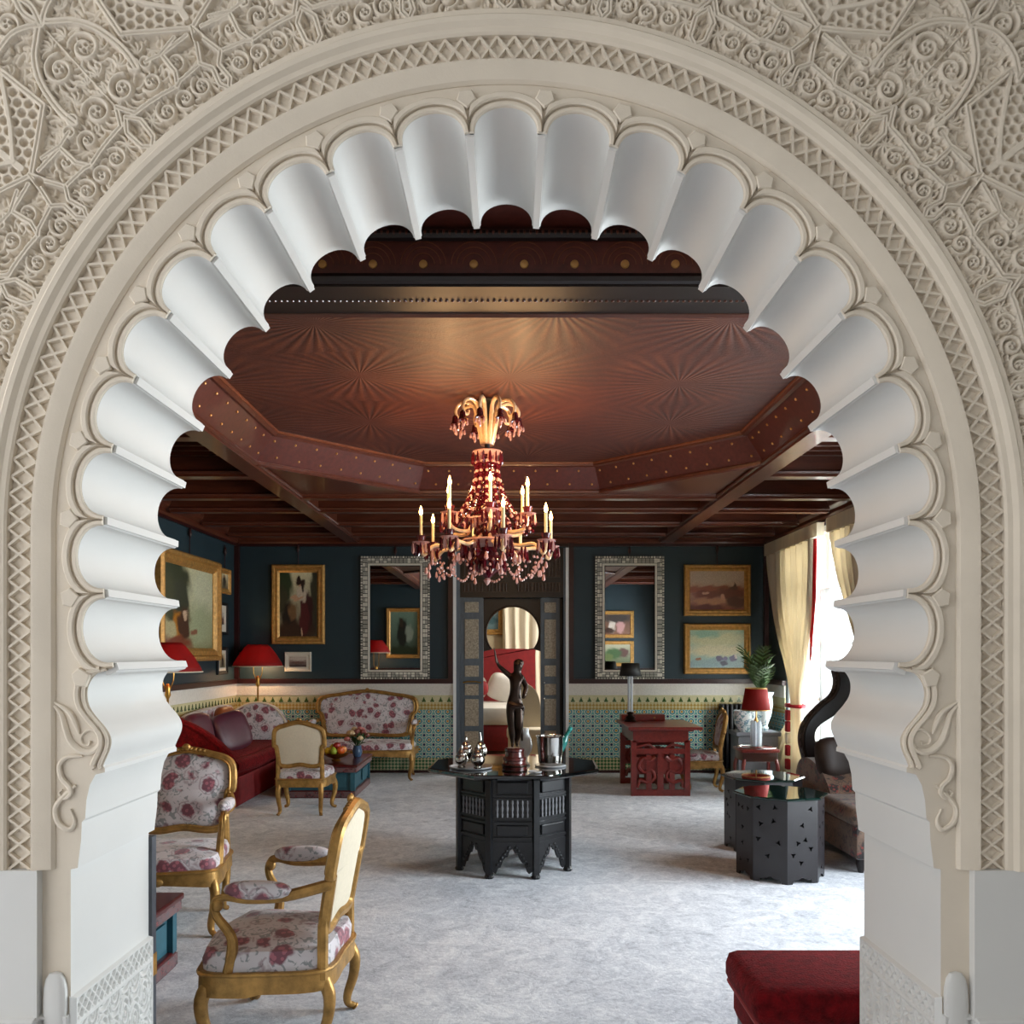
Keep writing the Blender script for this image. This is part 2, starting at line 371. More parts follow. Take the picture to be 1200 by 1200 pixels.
def mirror_mat():
    m, nt, N, L, p = newmat('silvered_mirror'); p.inputs['Metallic'].default_value = 1; p.inputs['Roughness'].default_value = .015
    n = noise(nt, 2); r = ramp(nt, n.outputs[0], [(0, (.86, .88, .88)), (1, (.92, .93, .92))]); L.new(r.outputs[0], p.inputs['Base Color']); return m
M['mirror'] = mirror_mat()
M['inlay'] = pm('bone_inlay', '#dcd8ca', .3, var=.3, scale=55, coat=.3)
M['inlay_dk'] = pm('tarnished_silver_inlay', '#a3a196', .3, metal=.1, var=.45, scale=60)

def cloth(name, col, tl=.5):
    m, nt, N, L, p = newmat(name); c = H(col); out = N['Material Output']
    tc = N.new('ShaderNodeTexCoord'); mp = N.new('ShaderNodeMapping'); mp.inputs['Scale'].default_value = (1, 1, .15); L.new(tc.outputs['Object'], mp.inputs[0])
    n = noise(nt, 5, 4, .6, mp.outputs[0]); r = ramp(nt, n.outputs[0], [(.3, tuple(v*.85 for v in c)), (.7, tuple(min(1, v*1.1) for v in c))])
    L.new(r.outputs[0], p.inputs['Base Color']); p.inputs['Roughness'].default_value = .7
    t = N.new('ShaderNodeBsdfTranslucent'); L.new(r.outputs[0], t.inputs[0])
    mx = N.new('ShaderNodeMixShader'); mx.inputs[0].default_value = tl; L.new(p.outputs[0], mx.inputs[1]); L.new(t.outputs[0], mx.inputs[2]); L.new(mx.outputs[0], out.inputs[0]); return m
M['shade_red'] = cloth('red_silk_lampshade', '#9c1713', .4)
M['curtain'] = cloth('cream_silk_curtain', '#e0d6c0', .28)
M['redlining'] = cloth('red_curtain_lining', '#b01f2a', .35)
M['spindle_gleam'] = pm('spindle_floor_gleam', '#77777b', .35, var=.2)  # pale grey paints in the bright floor and reflections seen between the spindles
# ------------------------------------------------------------------ arch wall between hall and salon
CX, CZ, R0 = -0.011, 1.953, 1.203
PITCH = math.radians(10.35)
wall = thing('wall_front', None, None); wall['kind'] = 'structure'
wall['label'] = 'carved plaster wall with a scalloped horseshoe arch opening into the salon'
wall.location = (CX, 0, 0)
RO = 1.346
def tip(k):          # k = 0 .. 10, tip at the right of lobe k
    a = (k+.5)*PITCH
    r = {10: 1.236, 9: 1.212}.get(k, R0)
    return Vector((r*math.sin(a), CZ+r*math.cos(a)))
tips = {k: tip(k) for k in range(11)}
def T(k):            # right tip of lobe k for k in -10..10 ; lobe k sits between T(k-1) and T(k)
    if k >= 0: return tips[k]
    v = tips[-k-1]; return Vector((-v.x, v.y))
def outer(p):        # shift a point out to the plain border line of the front face
    d = p-Vector((0, CZ))
    if d.y >= 0: return Vector((0, CZ))+d.normalized()*RO
    return Vector((0, CZ))+d*(RO/abs(d.x))
RIBH = .0145
def lobe_curve(k, off=0.0, n=18):
    a, b = T(k-1), T(k); ch = (b-a); L_ = ch.length; t = ch/L_; nrm = Vector((-t.y, t.x))
    mid = (a+b)/2
    if nrm.dot(mid-Vector((0, CZ))) < 0: nrm = -nrm
    hw = L_/2-RIBH; dep = .078; out = []
    for i in range(n+1):
        th = PI*(1-i/n); q = mid+t*math.cos(th)*(hw+off)+nrm*(math.sin(th)**.85)*(dep+off)
        x = (q-mid).dot(t)
        if abs(x) > L_/2:          # stay on this lobe's side of the rib
            q = q-t*(x-math.copysign(L_/2, x))
        out.append(q)
    return out, nrm, t
first = None
for k in range(-10, 11):
    c, nrm, t = lobe_curve(k)
    a, b = T(k-1), T(k)
    A = a+t*RIBH*.9; B = b-t*RIBH*.9
    oa, ob = outer(a), outer(b); om = outer((a+b)/2)
    poly = [a]+c+[b, ob]+([om] if abs(k) < 9 else [])+[oa]
    m = MB(); n = len(poly); o = 0
    fr = [(p.x, YF, p.y) for p in poly]; bk = [(p.x, YB, p.y) for p in poly]
    m.add(fr+bk, [])
    m.m = 0; m.f.append(tuple(range(n))); m.mi.append(0)
    m.f.append(tuple(reversed(range(n, 2*n)))); m.mi.append(1)
    for i in range(n):
        j = (i+1) % n; m.f.append((i, i+n, j+n, j)); m.mi.append(1)
    m.build('flute', [M['plaster'], M['white']], wall, smooth=50)
    # two raised bands that frame the flute on the front face
    def band(o0, o1, y0, name, mat):
        p0, _, _ = lobe_curve(k, o0); p1, _, _ = lobe_curve(k, o1)
        mb = MB(); rings = []
        for u, v in zip(p0, p1):
            w_ = u.lerp(v, .5)
            rings.append([(u.x, YF+.004, u.y), (u.x, y0+.004, u.y), (u.lerp(v, .2).x, y0, u.lerp(v, .2).y), (u.lerp(v, .8).x, y0, u.lerp(v, .8).y), (v.x, y0+.004, v.y), (v.x, YF+.004, v.y)])
        mb.ring_loft(rings); mb.build(name, mat, wall, smooth=30)
    band(.001, .016, YF-.010, 'flute_rim', M['plaster'])
    band(.0225, .043, YF-.014, 'flute_moulding', M['plaster'])
for k in range(-11, 11):          # ribs between the flutes
    v = T(k); d = v-Vector((0, CZ)); n_ = d.normalized(); t = Vector((n_.y, -n_.x))
    q = [v-t*.016+n_*.03, v-t*.016+n_*.002, v-t*.012-n_*.003, v-t*.011-n_*.010, v+t*.011-n_*.010, v+t*.012-n_*.003, v+t*.016+n_*.002, v+t*.016+n_*.03]
    MB().prism([(p.x, p.y) for p in q], YF+.004, YB+.002).build('rib', M['white'], wall, smooth=20)
    if -10 <= k <= 9 or True:     # kite-shaped block above each rib
        g = v+n_*.098
        s_ = .030
        kite = [g-n_*.030, g+t*.030-n_*.004, g+t*.019+n_*.024, g-t*.019+n_*.024, g-t*.030-n_*.004]
        mb = MB(); mid = [g.lerp(p, .86) for p in kite]
        mb.ring_loft([[(p.x, YF+.003, p.y) for p in kite], [(p.x, YF-.013, p.y) for p in kite], [(p.x, YF-.017, p.y) for p in mid]])
        mb.build('kite_block', M['plaster'], wall, smooth=20)
        x = MB().lathe([(.006, 0), (.006, .010)], 8); x.xf(Matrix.Translation((v.x+n_.x*.045, YF-.008, v.y+n_.y*.045)) @ Matrix.Rotation(PI/2, 4, 'X'))
# capitals and jambs
prof = cat_rom([(1.180, 1.552), (1.218, 1.540), (1.243, 1.510), (1.250, 1.475), (1.243, 1.440), (1.222, 1.408), (1.194, 1.375), (1.179, 1.345), (1.181, 1.315), (1.196, 1.280), (1.203, 1.262)], 5)
prof = [(p.x, p.y) for p in prof] if hasattr(prof[0], 'y') else prof
prof += [(1.198, 1.255), (1.198, 1.243), (1.226, 1.236), (1.243, 1.205), (1.253, 1.16), (1.257, 1.104), (1.267, 1.094), (1.269, 1.04), (1.276, .985), (1.279, .957), (1.300, .953)]
for s_ in (-1, 1):
    e = tips[10]
    top = outer(e)
    poly = [(e.x, e.y)]+prof+[(1.300, .0), (1.40, .0), (1.40, .953), (RO, .953), (top.x, top.y)]
    poly = [(s_*x, z) for x, z in poly]
    m = MB(); n = len(poly); m.add([(x, YF, z) for x, z in poly]+[(x, YB, z) for x, z in poly], [])
    m.f.append(tuple(range(n))); m.mi.append(0); m.f.append(tuple(reversed(range(n, 2*n)))); m.mi.append(1)
    for i in range(n): m.f.append((i, i+n, (i+1) % n+n, (i+1) % n)); m.mi.append(1)
    m.build('jamb', [M['plaster'], M['white']], wall, smooth=35)
    # moulding that follows the capital on the front face, and the leaf scroll beside it
    path = prof[:52]
    pts = [Vector((s_*(x+.030), YF-.004, z)) for x, z in path]
    MB().tube(pts, .009, 6).build('capital_moulding', M['plaster'], wall)
    pts = [Vector((s_*(x+.012), YF-.002, z)) for x, z in path]
    MB().tube(pts, .006, 6).build('capital_rim', M['plaster'], wall)
    def q(px, py): return Vector((s_*(593.3-px)*.00255, YF-.004, EYE+(HOR-py)*.00255))
    leaf = cat_rom([q(62, 824), q(73, 836), q(78, 852), q(84, 868), q(96, 879), q(110, 880), (q(119, 870)), q(117, 858), q(106, 855), q(97, 863), q(98, 871), q(105, 873), q(107, 868)], 5)
    n_ = len(leaf); MB().tube(leaf, [.004+.007*math.sin(PI*min(1, (i+2)/n_*1.3)) for i in range(n_)], 8, flat=.7).build('leaf_scroll', M['plaster'], wall)
    leaf = cat_rom([q(64, 822), q(82, 834), q(90, 848), q(94, 860)], 6)
    MB().tube(leaf, [.003+.006*math.sin(PI*i/(len(leaf)-1)) for i in range(len(leaf))], 8).build('leaf_scroll', M['plaster'], wall)
    leaf = cat_rom([q(98, 886), q(80, 887), q(71, 897), (q(74, 912)), q(83, 922), q(84, 930), q(77, 935), q(71, 929), q(75, 925)], 5)
    MB().tube(leaf, [.003+.008*math.sin(PI*min(1, (i+1)/len(leaf)*1.1)) for i in range(len(leaf))], 8, flat=.8).build('leaf_scroll', M['plaster'], wall)
    leaf = cat_rom([q(90, 920), q(74, 935), q(66, 948), q(70, 964), q(83, 972), q(89, 962), q(84, 948)], 5)
    MB().tube(leaf, [.004+.007*math.sin(PI*min(1, (i+1)/len(leaf)*1.1)) for i in range(len(leaf))], 8, flat=.8).build('leaf_scroll', M['plaster'], wall)
# swept mouldings around the arch (straight legs below the springing)
ZB = .955
def path_pts(n=96):
    out = [('s', -1, ZB), ('s', -1, (ZB+CZ)/2)]
    out += [('a', -PI/2+PI*i/n, 0) for i in range(n+1)]
    return out+[('s', 1, (ZB+CZ)/2), ('s', 1, ZB)]
def at(pp, r):
    if pp[0] == 's': return (pp[1]*r, pp[2])
    return (r*math.sin(pp[1]), CZ+r*math.cos(pp[1]))
def sweep(prof, name, mat):
    m = MB()
    rings = [[(at(pp, r)[0], y, at(pp, r)[1]) for r, y in prof] for pp in path_pts()]
    m.ring_loft(rings); return m.build(name, mat, wall, smooth=32)
sweep([(RO-.002, YF+.02), (RO-.002, YF-.004), (RO+.006, YF-.014), (RO+.014, YF-.016), (RO+.050, YF-.026), (RO+.060, YF-.026), (RO+.066, YF-.014), (RO+.068, YF+.02)], 'inner_fascia', M['plaster'])
sweep([(1.412, YF+.02), (1.412, YF-.001), (1.482, YF-.001), (1.482, YF+.02)], 'lattice_bed', M['plaster'])
sweep([(1.480, YF+.02), (1.480, YF-.020), (1.486, YF-.026), (1.500, YF-.028), (1.512, YF-.040), (1.526, YF-.042), (1.534, YF-.034), (1.536, YF+.02)], 'outer_moulding', M['plaster'])
# lattice of crossed strips
L1 = CZ-ZB; arc = PI*1.447; tot = 2*L1+arc; ncell = int(tot/.0505)
def along(s, r):
    if s < L1: return (-r, ZB+s)
    if s < L1+arc:
        a = -PI/2+(s-L1)/1.447; return (r*math.sin(a), CZ+r*math.cos(a))
    return (r, CZ-(s-L1-arc))
smesh = MB().ring_loft([[(-.5, 0, -.0058), (-.5, -.9, -.0036), (-.5, -.9, .0036), (-.5, 0, .0058)], [(.5, 0, -.0058), (.5, -.9, -.0036), (.5, -.9, .0036), (.5, 0, .0058)]]).mesh('lattice_strip', M['plaster'])
for i in range(ncell):
    for sg in (0, 1):
        a, b = along(i*tot/ncell, 1.414 if sg else 1.480), along((i+1)*tot/ncell, 1.480 if sg else 1.414)
        o = bpy.data.objects.new('lattice_strip', smesh); COL.objects.link(o); o.parent = wall
        dx, dz = b[0]-a[0], b[1]-a[1]
        o.location = ((a[0]+b[0])/2, YF-.001, (a[1]+b[1])/2); o.rotation_euler = (0, -math.atan2(dz, dx), 0); o.scale = (math.hypot(dx, dz), .015 if sg else .0158, 1)
# plain wall body around it (a ring of quads out to the wall's rectangle, full thickness)
def rect_hit(x, z, x1=3.75, z1=4.4):
    dx, dz = x, z-CZ
    t = min(x1/abs(dx) if abs(dx) > 1e-6 else 1e9, (z1-CZ)/dz if dz > 1e-6 else 1e9); return (dx*t, CZ+dz*t)
inn = [at(pp, 1.36) for pp in path_pts(64)]
outp = []
for (x, z), pp in zip(inn, path_pts(64)):
    outp.append((math.copysign(3.75, x), z) if pp[0] == 's' else rect_hit(x, z))
m = MB(); n = len(inn)
for y in (YF, YB): m.add([(x, y, z) for x, z in inn]+[(x, y, z) for x, z in outp], [])
for i in range(n-1):
    m.f += [(i, i+1, n+i+1, n+i), (2*n+i, 3*n+i, 3*n+i+1, 2*n+i+1), (i, 2*n+i, 2*n+i+1, i+1), (n+i, n+i+1, 3*n+i+1, 3*n+i)]; m.mi += [0, 0, 0, 0]
m.build('wall_body', M['plaster'], wall, smooth=None)
for s_ in (-1, 1):
    x0, x1 = sorted((s_*1.385, s_*3.75))
    MB().box(x0, x1, YF-.03, YB, 0, ZB+.001).build('lower_wall', M['white'], wall, smooth=None)
    b = MB().ell((s_*1.342, YF-.004, .55), (.036, .018, .10), 14, 8, .7); b.build('column_stop', M['white'], wall)
# carved spandrel: one tile of relief, repeated round the arch
TILE = math.radians(21.2)
NU, NV = 380, 330
px = .00255
rr = np.linspace(1.532/px, 2.30/px, NV); aa = np.linspace(-TILE/2, TILE/2, NU)
RR, AA = np.meshgrid(rr, aa, indexing='ij')
X = RR*np.sin(AA); Yy = RR*np.cos(AA)
Hf = np.zeros_like(X)
def win(x0, x1, y0, y1):
    msk = (X > x0) & (X < x1) & (Yy > y0) & (Yy < y1)
    return np.nonzero(msk)
def sdist(pts, ii):
    x = X[ii]; y = Yy[ii]; d = np.full(x.shape, 1e9)
    for (ax, ay), (bx, by) in zip(pts[:-1], pts[1:]):
        vx, vy = bx-ax, by-ay; L2 = vx*vx+vy*vy+1e-9
        t = np.clip(((x-ax)*vx+(y-ay)*vy)/L2, 0, 1)
        d = np.minimum(d, np.hypot(x-ax-t*vx, y-ay-t*vy))
    return d
def stroke(pts, wd, h, prof='round', groove=0.0):
    if prof == 'flat': wd *= 1.22
    xs = [p[0] for p in pts]; ys = [p[1] for p in pts]
    ii = win(min(xs)-wd-1, max(xs)+wd+1, min(ys)-wd-1, max(ys)+wd+1)
    if not len(ii[0]): return
    d = sdist(pts, ii)/wd
    if prof == 'round': v = h*np.sqrt(np.clip(1-d*d, 0, 1))
    else:
        v = h*np.clip((1-d)/.22, 0, 1)
        if groove: v = v-groove*np.clip(1-np.abs(d-.0)/.22, 0, 1)*(d < 1)
    if prof == 'round': Hf[ii] = np.maximum(Hf[ii], v)
    else: Hf[ii] = np.where(d < 1, np.maximum(v, Hf[ii]*(d > .8)), Hf[ii])
def disk(x, y, r, h):
    ii = win(x-r, x+r, y-r, y+r); d = np.hypot(X[ii]-x, Yy[ii]-y)/r
    Hf[ii] = np.maximum(Hf[ii], h*np.clip((1-d)*4, 0, 1))
def hole(x, y, r, dep=0.15):
    ii = win(x-r, x+r, y-r, y+r); d = np.hypot(X[ii]-x, Yy[ii]-y)/r
    Hf[ii] = np.where(d < 1, np.minimum(Hf[ii], dep+.8*np.clip((d-.6)/.4, 0, 1)), Hf[ii])
def spiral(cx, cy, R, a0, sg, turns=1.55, wd=2.6, h=.85, tail=None):
    wd *= 1.32; turns *= .82; R *= 1.14
    pts = []
    if tail: pts += tail
    for i in range(40):
        t = i/39; r = R*(1-t)+R*.28*t; a = a0+sg*2*PI*turns*t; pts.append((cx+r*math.cos(a), cy+r*math.sin(a)))
    stroke(pts, wd, h); disk(cx, cy, R*.42, .85)
    for j in range(3):
        a = a0+j*2*PI/3; hole(cx+R*.2*math.cos(a), cy+R*.2*math.sin(a), max(1.7, R*.125))
def fan(cx, cy, r0, r1, a0, a1, n, wd=1.9, h=.66):
    wd *= 1.35; r1 *= 1.12
    for j in range(n):
        a = a0+(a1-a0)*j/max(1, n-1); pts = []
        for i in range(6):
            t = i/5; r = r0+(r1-r0)*t; b = a+.35*t*t; pts.append((cx+r*math.cos(b), cy+r*math.sin(b)))
        stroke(pts, wd, h)
def loc(p, r, a=0.0):   # (offset, radius) seen from the axis at angle a
    th = math.atan2(p, r)+a; q = math.hypot(p, r); return (q*math.sin(th), q*math.cos(th))
def arcpts(r, a0, a1, n=14): return [(r*math.sin(a0+(a1-a0)*i/n), r*math.cos(a0+(a1-a0)*i/n)) for i in range(n+1)]
J = TILE/2
for s in (-1, 1):
    def S(p, r): return loc(s*p, r)
    def K(p, r): return loc(-s*p, r, s*J)      # from the joint axis, positive p towards the tile's centre
    # ground of small leaves
    for (p, r, a) in ((8, 712, 1.2), (33, 705, .3), (36, 735, 2.0), (10, 770, 1.7), (30, 765, 2.4), (4, 690, 1.5), (58, 700, 1.0), (62, 745, 1.4), (70, 780, 1.0), (25, 800, .6), (50, 800, 1.8), (15, 838, 1.3), (40, 850, 2.0), (75, 840, .7), (95, 860, 1.2)):
        c = S(p, r); fan(c[0], c[1], 2, 13, a-1.0, a+1.0, 5)
    # spirals of the palmette field
    c = S(19, 746); spiral(c[0], c[1], 16.5, PI/2+s*.6, -s, 1.7, 2.9, .9); fan(c[0], c[1], 17, 25, -PI/2-s*.9, -PI/2+s*1.2, 6)
    c = S(20, 681); spiral(c[0], c[1], 15.5, PI/2-s*.8, s, 1.6, 2.9, .9); fan(c[0], c[1], 16, 24, -PI/2-.9, -PI/2+.9, 5)
    c = S(28, 826); spiral(c[0], c[1], 17, PI/2, -s, 1.7, 2.9, .9); fan(c[0], c[1], 18, 27, PI/2-1.2, PI/2+1.2, 7)
    c = S(68, 815); spiral(c[0], c[1], 14, PI/2, s, 1.6, 2.7, .9); fan(c[0], c[1], 15, 22, -2.4, -.4, 6)
    c = S(92, 772); spiral(c[0], c[1], 13, 0, s, 1.6, 2.7, .9)
    c = S(58, 866); spiral(c[0], c[1], 15, 1, s, 1.6, 2.7, .9)
    c = S(100, 850); spiral(c[0], c[1], 15, 2, -s, 1.6, 2.7, .9)
    c = S(63, 722); spiral(c[0], c[1], 8.5, 2, -s, 1.5, 2.0, .85)
    # tier two: one rosette in each small cell, first tier: two spirals and two leaves in each cartouche
    c = S(50, 664); spiral(c[0], c[1], 11, PI, s, 1.5, 2.3, .85); fan(c[0], c[1], 12, 20, -.6, 1.6, 5)
    c = S(86, 662); spiral(c[0], c[1], 11, PI, s, 1.5, 2.3, .85); fan(c[0], c[1], 12, 19, 1.5, 3.4, 5)
    for p, r, q_ in ((40, 626, 1), (66, 623, -1), (90, 621, 1)):
        c = S(p, r); spiral(c[0], c[1], 11.5, PI/2*q_, q_*s, 1.6, 2.3, .88); fan(c[0], c[1], 12, 18, q_*PI/2-.8, q_*PI/2+.8, 4)
    c = S(20, 630); fan(c[0], c[1], 1, 12, -2.6, 2.6, 8, 1.7, .7)
    c = K(14, 627); fan(c[0], c[1], 1, 12, -2.6, 2.6, 8, 1.7, .7)
    # hexagonal mesh around the joint axis
    jx, jy = math.sin(s*J), math.cos(s*J)
    pu = (X*jy-Yy*jx); pv = X*jx+Yy*jy           # across / along the joint axis
    lim = np.minimum(74.0, (pv-688)*1.9+4)
    lim = np.where(pv > 790, np.maximum(0, 74-(pv-790)*.85), lim)
    inside = (np.abs(pu) < lim) & (pv > 690) & (pv < 876)
    hp = 13.0; hx_ = pu/hp; hy_ = pv/(hp*.866*2)
    def near(ox, oy):
        a_ = (hx_-ox-np.round(hx_-ox))*hp; b_ = (hy_-oy-np.round(hy_-oy))*hp*1.732; return np.hypot(a_, b_)
    hd = np.minimum(near(0, 0), near(.5, .5))
    Hf = np.where(inside, .0+.62*np.clip((hd-4.3)/.8, 0, 1), Hf)
    W_ = 3.6
    stroke([K(0, 704), K(0, 846)], 4.2, .78, 'flat')
    stroke([K(0, 688), K(36, 706), K(74, 726), K(76, 790), K(0, 876)], W_, 1.0, 'flat', .22)
    stroke([K(74, 790), K(30, 742), K(0, 716)], 2.8, .82, 'flat')
    # ogee strap round the palmette, running on above it
    og = cat_rom([(48, 686), (51, 706), (50, 726), (44, 753), (31, 775), (15, 789), (0, 801)], 6)
    stroke([S(p.x, p.y) for p in og], 4.3, 1.0, 'flat', .22)
    og = cat_rom([(0, 796), (-14, 806), (-34, 812), (-62, 806), (-84, 790)], 6)
    stroke([S(-p.x, p.y) for p in og], 4.0, 1.0, 'flat', .2)
    og = cat_rom([(0, 800), (6, 822), (2, 845), (14, 868), (40, 892)], 6)
    stroke([S(p.x, p.y) for p in og], 3.8, .95, 'flat', .2)
    og = cat_rom([(84, 790), (80, 826), (88, 860), (110, 890)], 6); stroke([S(p.x, p.y) for p in og], 3.6, .95, 'flat', .2)
    # knots
    for p, r in ((48, 692), (60, 684)):
        c = S(p, r); stroke([(c[0]+6.5*math.cos(a*PI/6), c[1]+6.5*math.sin(a*PI/6)) for a in range(13)], 3.0, 1.0, 'round')
    # straight straps of the second and first tiers
    stroke([S(0, 668), S(11, 648)]+[S(p, 648-(p*p)*.0022+.0) for p in (30, 50, 68)], 3.4, 1.0, 'flat', .22)
    stroke([S(68, 637), S(78, 652), K(46, 680), K(10, 684)], 3.2, 1.0, 'flat', .22)
    stroke([S(60, 684), S(78, 679), K(24, 690)], 3.0, .95, 'flat', .2)
    stroke([K(0, 690), K(6, 668), K(14, 648), K(44, 643), S(68, 638)], 3.2, 1.0, 'flat', .22)
    stroke([S(0, 606), S(9, 614), S(11, 638), S(0, 652)], 3.2, 1.0, 'flat', .22)
    stroke([K(0, 606), K(7, 616), K(4, 636), K(14, 648)], 3.2, 1.0, 'flat', .22)
    c = K(0, 622); disk(c[0], c[1], 8, .9); hole(c[0], c[1], 2.5)
    c = K(0, 676); hole(c[0], c[1], 5.5)
rng = np.random.RandomState(4)
for it in range(2600):        # small leaves close every gap that the big scrolls leave open
    i_, j_ = rng.randint(4, NV-4), rng.randint(0, NU)
    pu_ = RR[i_, j_]
    if Hf[i_, j_] > .12: continue
    jj = J-abs(AA[i_, j_]); pv_ = pu_*math.cos(jj); pw_ = pu_*math.sin(jj)
    if 690 < pv_ < 876 and pw_ < min(74.0, (pv_-688)*1.9+4) and pw_ < 74-(max(pv_, 790)-790)*.85: continue
    x_, y_ = X[i_, j_], Yy[i_, j_]; a_ = rng.rand()*6.28; ln = 4+5*rng.rand(); cv = rng.rand()-.5
    stroke([(x_-ln*math.cos(a_), y_-ln*math.sin(a_)), (x_+cv*4, y_+cv*4), (x_+ln*math.cos(a_+cv), y_+ln*math.sin(a_+cv))], 2.7, .36)
stroke([loc(0, 660), loc(0, 795)], 1.6, .75)
for a0 in (-J,):
    stroke(arcpts(604, -J, J, 40), 4.0, 1.0, 'flat')
# let the outer rim of the tile fade into plain leafwork ground
Hf = np.clip(Hf, 0, 1.05)
depth = .030
zz = YF-.004-depth*Hf
verts = np.stack([X*px, zz, CZ+Yy*px], -1).reshape(-1, 3)
idx = np.arange(NU*NV).reshape(NV, NU)
quads = np.stack([idx[:-1, :-1], idx[:-1, 1:], idx[1:, 1:], idx[1:, :-1]], -1).reshape(-1, 4)
def np_mesh(name, verts, quads, mat, smooth=True):
    me = bpy.data.meshes.new(name); me.vertices.add(len(verts)); me.vertices.foreach_set('co', verts.astype(np.float32).ravel())
    nq = len(quads); me.loops.add(nq*4); me.loops.foreach_set('vertex_index', quads.astype(np.int32).ravel())
    me.polygons.add(nq); me.polygons.foreach_set('loop_start', np.arange(0, nq*4, 4, dtype=np.int32))
    me.polygons.foreach_set('use_smooth', np.ones(nq, dtype=bool)); me.materials.append(mat); me.update(calc_edges=True); return me
tm = np_mesh('carved_panel', verts-np.array([0, 0, CZ]), quads, M['plaster'])
for k in range(-4, 5):
    o = bpy.data.objects.new('carved_panel', tm); COL.objects.link(o); o.parent = wall
    o.location = (0, 0, CZ); o.rotation_euler = (0, k*TILE, 0)
# carved dado low on the reveals and beside the opening
def relief(name, w_, h_, nu, nv, fn):
    u = np.linspace(0, w_, nu); v = np.linspace(0, h_, nv); U, V = np.meshgrid(u, v, indexing='xy'); return U, V
def dado_height(U, V, top):
    h = np.zeros_like(U)
    t = V-(top-.085)                                   # lattice strip at the top, scrolls below
    a = np.abs(((U/.042+t/.042) % 1)-.5)*2; b = np.abs(((U/.042-t/.042) % 1)-.5)*2
    lat = np.maximum(np.clip((a-.62)/.15, 0, 1), np.clip((b-.62)/.15, 0, 1))
    bar = (np.abs(t) < .008) | (np.abs(t-.078) < .008)
    per = .075
    cu = (np.abs(((U/per) % 1)-.5))*per; cell = np.floor(U/per)
    vv = (V+.05*(cell % 2)) % .15-.075
    rr_ = np.hypot(cu*1.6, vv); an = np.arctan2(vv, cu)
    sp = .5+.5*np.sin(rr_*260-an*1.0); scr = np.clip((sp-.35)*3, 0, 1)
    stem = np.clip(1-np.abs(cu-.030-.006*np.sin(V*42))/.006, 0, 1)
    body = np.maximum(scr*.8, stem)
    h = np.where(t > 0, np.maximum(lat*.9, bar*1.0), np.maximum(body, bar*1.0))
    w_ = U.max(); e = np.minimum(U, w_-U); h = np.where(e < .014, 1.0, h); h = np.where((e < .0035) | (V > top-.004), -.15, h); return h
top = .575
for s_ in (-1, 1):
    U, V = relief('x', YB-YF+.01, top, 190, 190, None)
    h = dado_height(U, V, top)
    vv_ = np.stack([s_*(1.299-.016*h), YF-.005+U, V], -1).reshape(-1, 3)
    idx = np.arange(U.size).reshape(U.shape); qd = np.stack([idx[:-1, :-1], idx[:-1, 1:], idx[1:, 1:], idx[1:, :-1]], -1).reshape(-1, 4)
    o = bpy.data.objects.new('carved_dado', np_mesh('carved_dado', vv_, qd, M['white'])); COL.objects.link(o); o.parent = wall
    U, V = relief('x', .60, top-.05, 200, 180, None); h = dado_height(U, V, top-.05)
    base = np.where(U < .09, YF, YF-.03)
    vv_ = np.stack([s_*(1.297+U), base-.002-.016*h, V], -1).reshape(-1, 3)
    idx = np.arange(U.size).reshape(U.shape); qd = np.stack([idx[:-1, :-1], idx[:-1, 1:], idx[1:, 1:], idx[1:, :-1]], -1).reshape(-1, 4)
    o = bpy.data.objects.new('carved_dado', np_mesh('carved_dado', vv_, qd, M['white'])); COL.objects.link(o); o.parent = wall
# edge of the slate-grey door leaf folded back behind the jamb, with a brass hinge plate
dl = thing('door_1', 'slate grey folded door leaf edge behind the arch jamb with wood inset', None); dl['kind'] = 'structure'
MB().box(-1.33, -1.300, YB+.004, YB+.04, 0, .93).build('leaf_edge', M['greydoor'], dl, smooth=None)
MB().box(-1.332, -1.298, YB+.002, YB+.042, .42, .50).build('hinge_plate', M['gilt2'], dl, smooth=None)
# ------------------------------------------------------------------ room shell
struct('floor', MB().box(-5, 5, -3, 15.5, -.1, 0), M['carpet'], label='pale grey blue mottled carpet over the whole floor')
hall = MB().box(2.4, 2.6, -3, YF-.05, 0, 4.4); struct('wall_hall_blocker', hall, M['white'], label='plain white unseen hall wall added to keep light off the right side of the arch')  # unseen wall added to block light and darken the right of the arch
struct('ceiling_hall_blocker', MB().box(-3.75, 3.75, -3.2, YF, 4.4, 4.6), M['white'], label='plain white unseen hall ceiling added so light comes from one side')  # unseen ceiling added so hall light rakes the carving from one side
struct('wall_hall_rear_blocker', MB().box(-3.75, 2.6, -3.2, -3, 0, 4.4), M['white'], label='plain white unseen rear hall wall added to grade the light across the arch')  # unseen rear wall added to deepen the left-to-right light gradient
DX0, DX1 = -.66, .72        # doorway in the back wall
CEIL = 3.46
def slab(name, boxes, mat, label):
    m = MB()
    for b in boxes: m.box(*b)
    return struct(name, m, mat, label=label)
wb = slab('wall_back', [(LEFT-.2, DX0, BACK, BACK+.25, 0, CEIL), (DX1, RIGHT+.2, BACK, BACK+.25, 0, CEIL), (DX0, DX1, BACK, BACK+.25, 3.0, CEIL)], M['bluewall'], 'dark teal painted back wall with central doorway')
wl = slab('wall_left', [(LEFT-.2, LEFT, YB, BACK, 0, CEIL)], M['bluewall'], 'dark teal painted left wall')
WN = [(3.75, 6.05), (8.35, 10.65)]
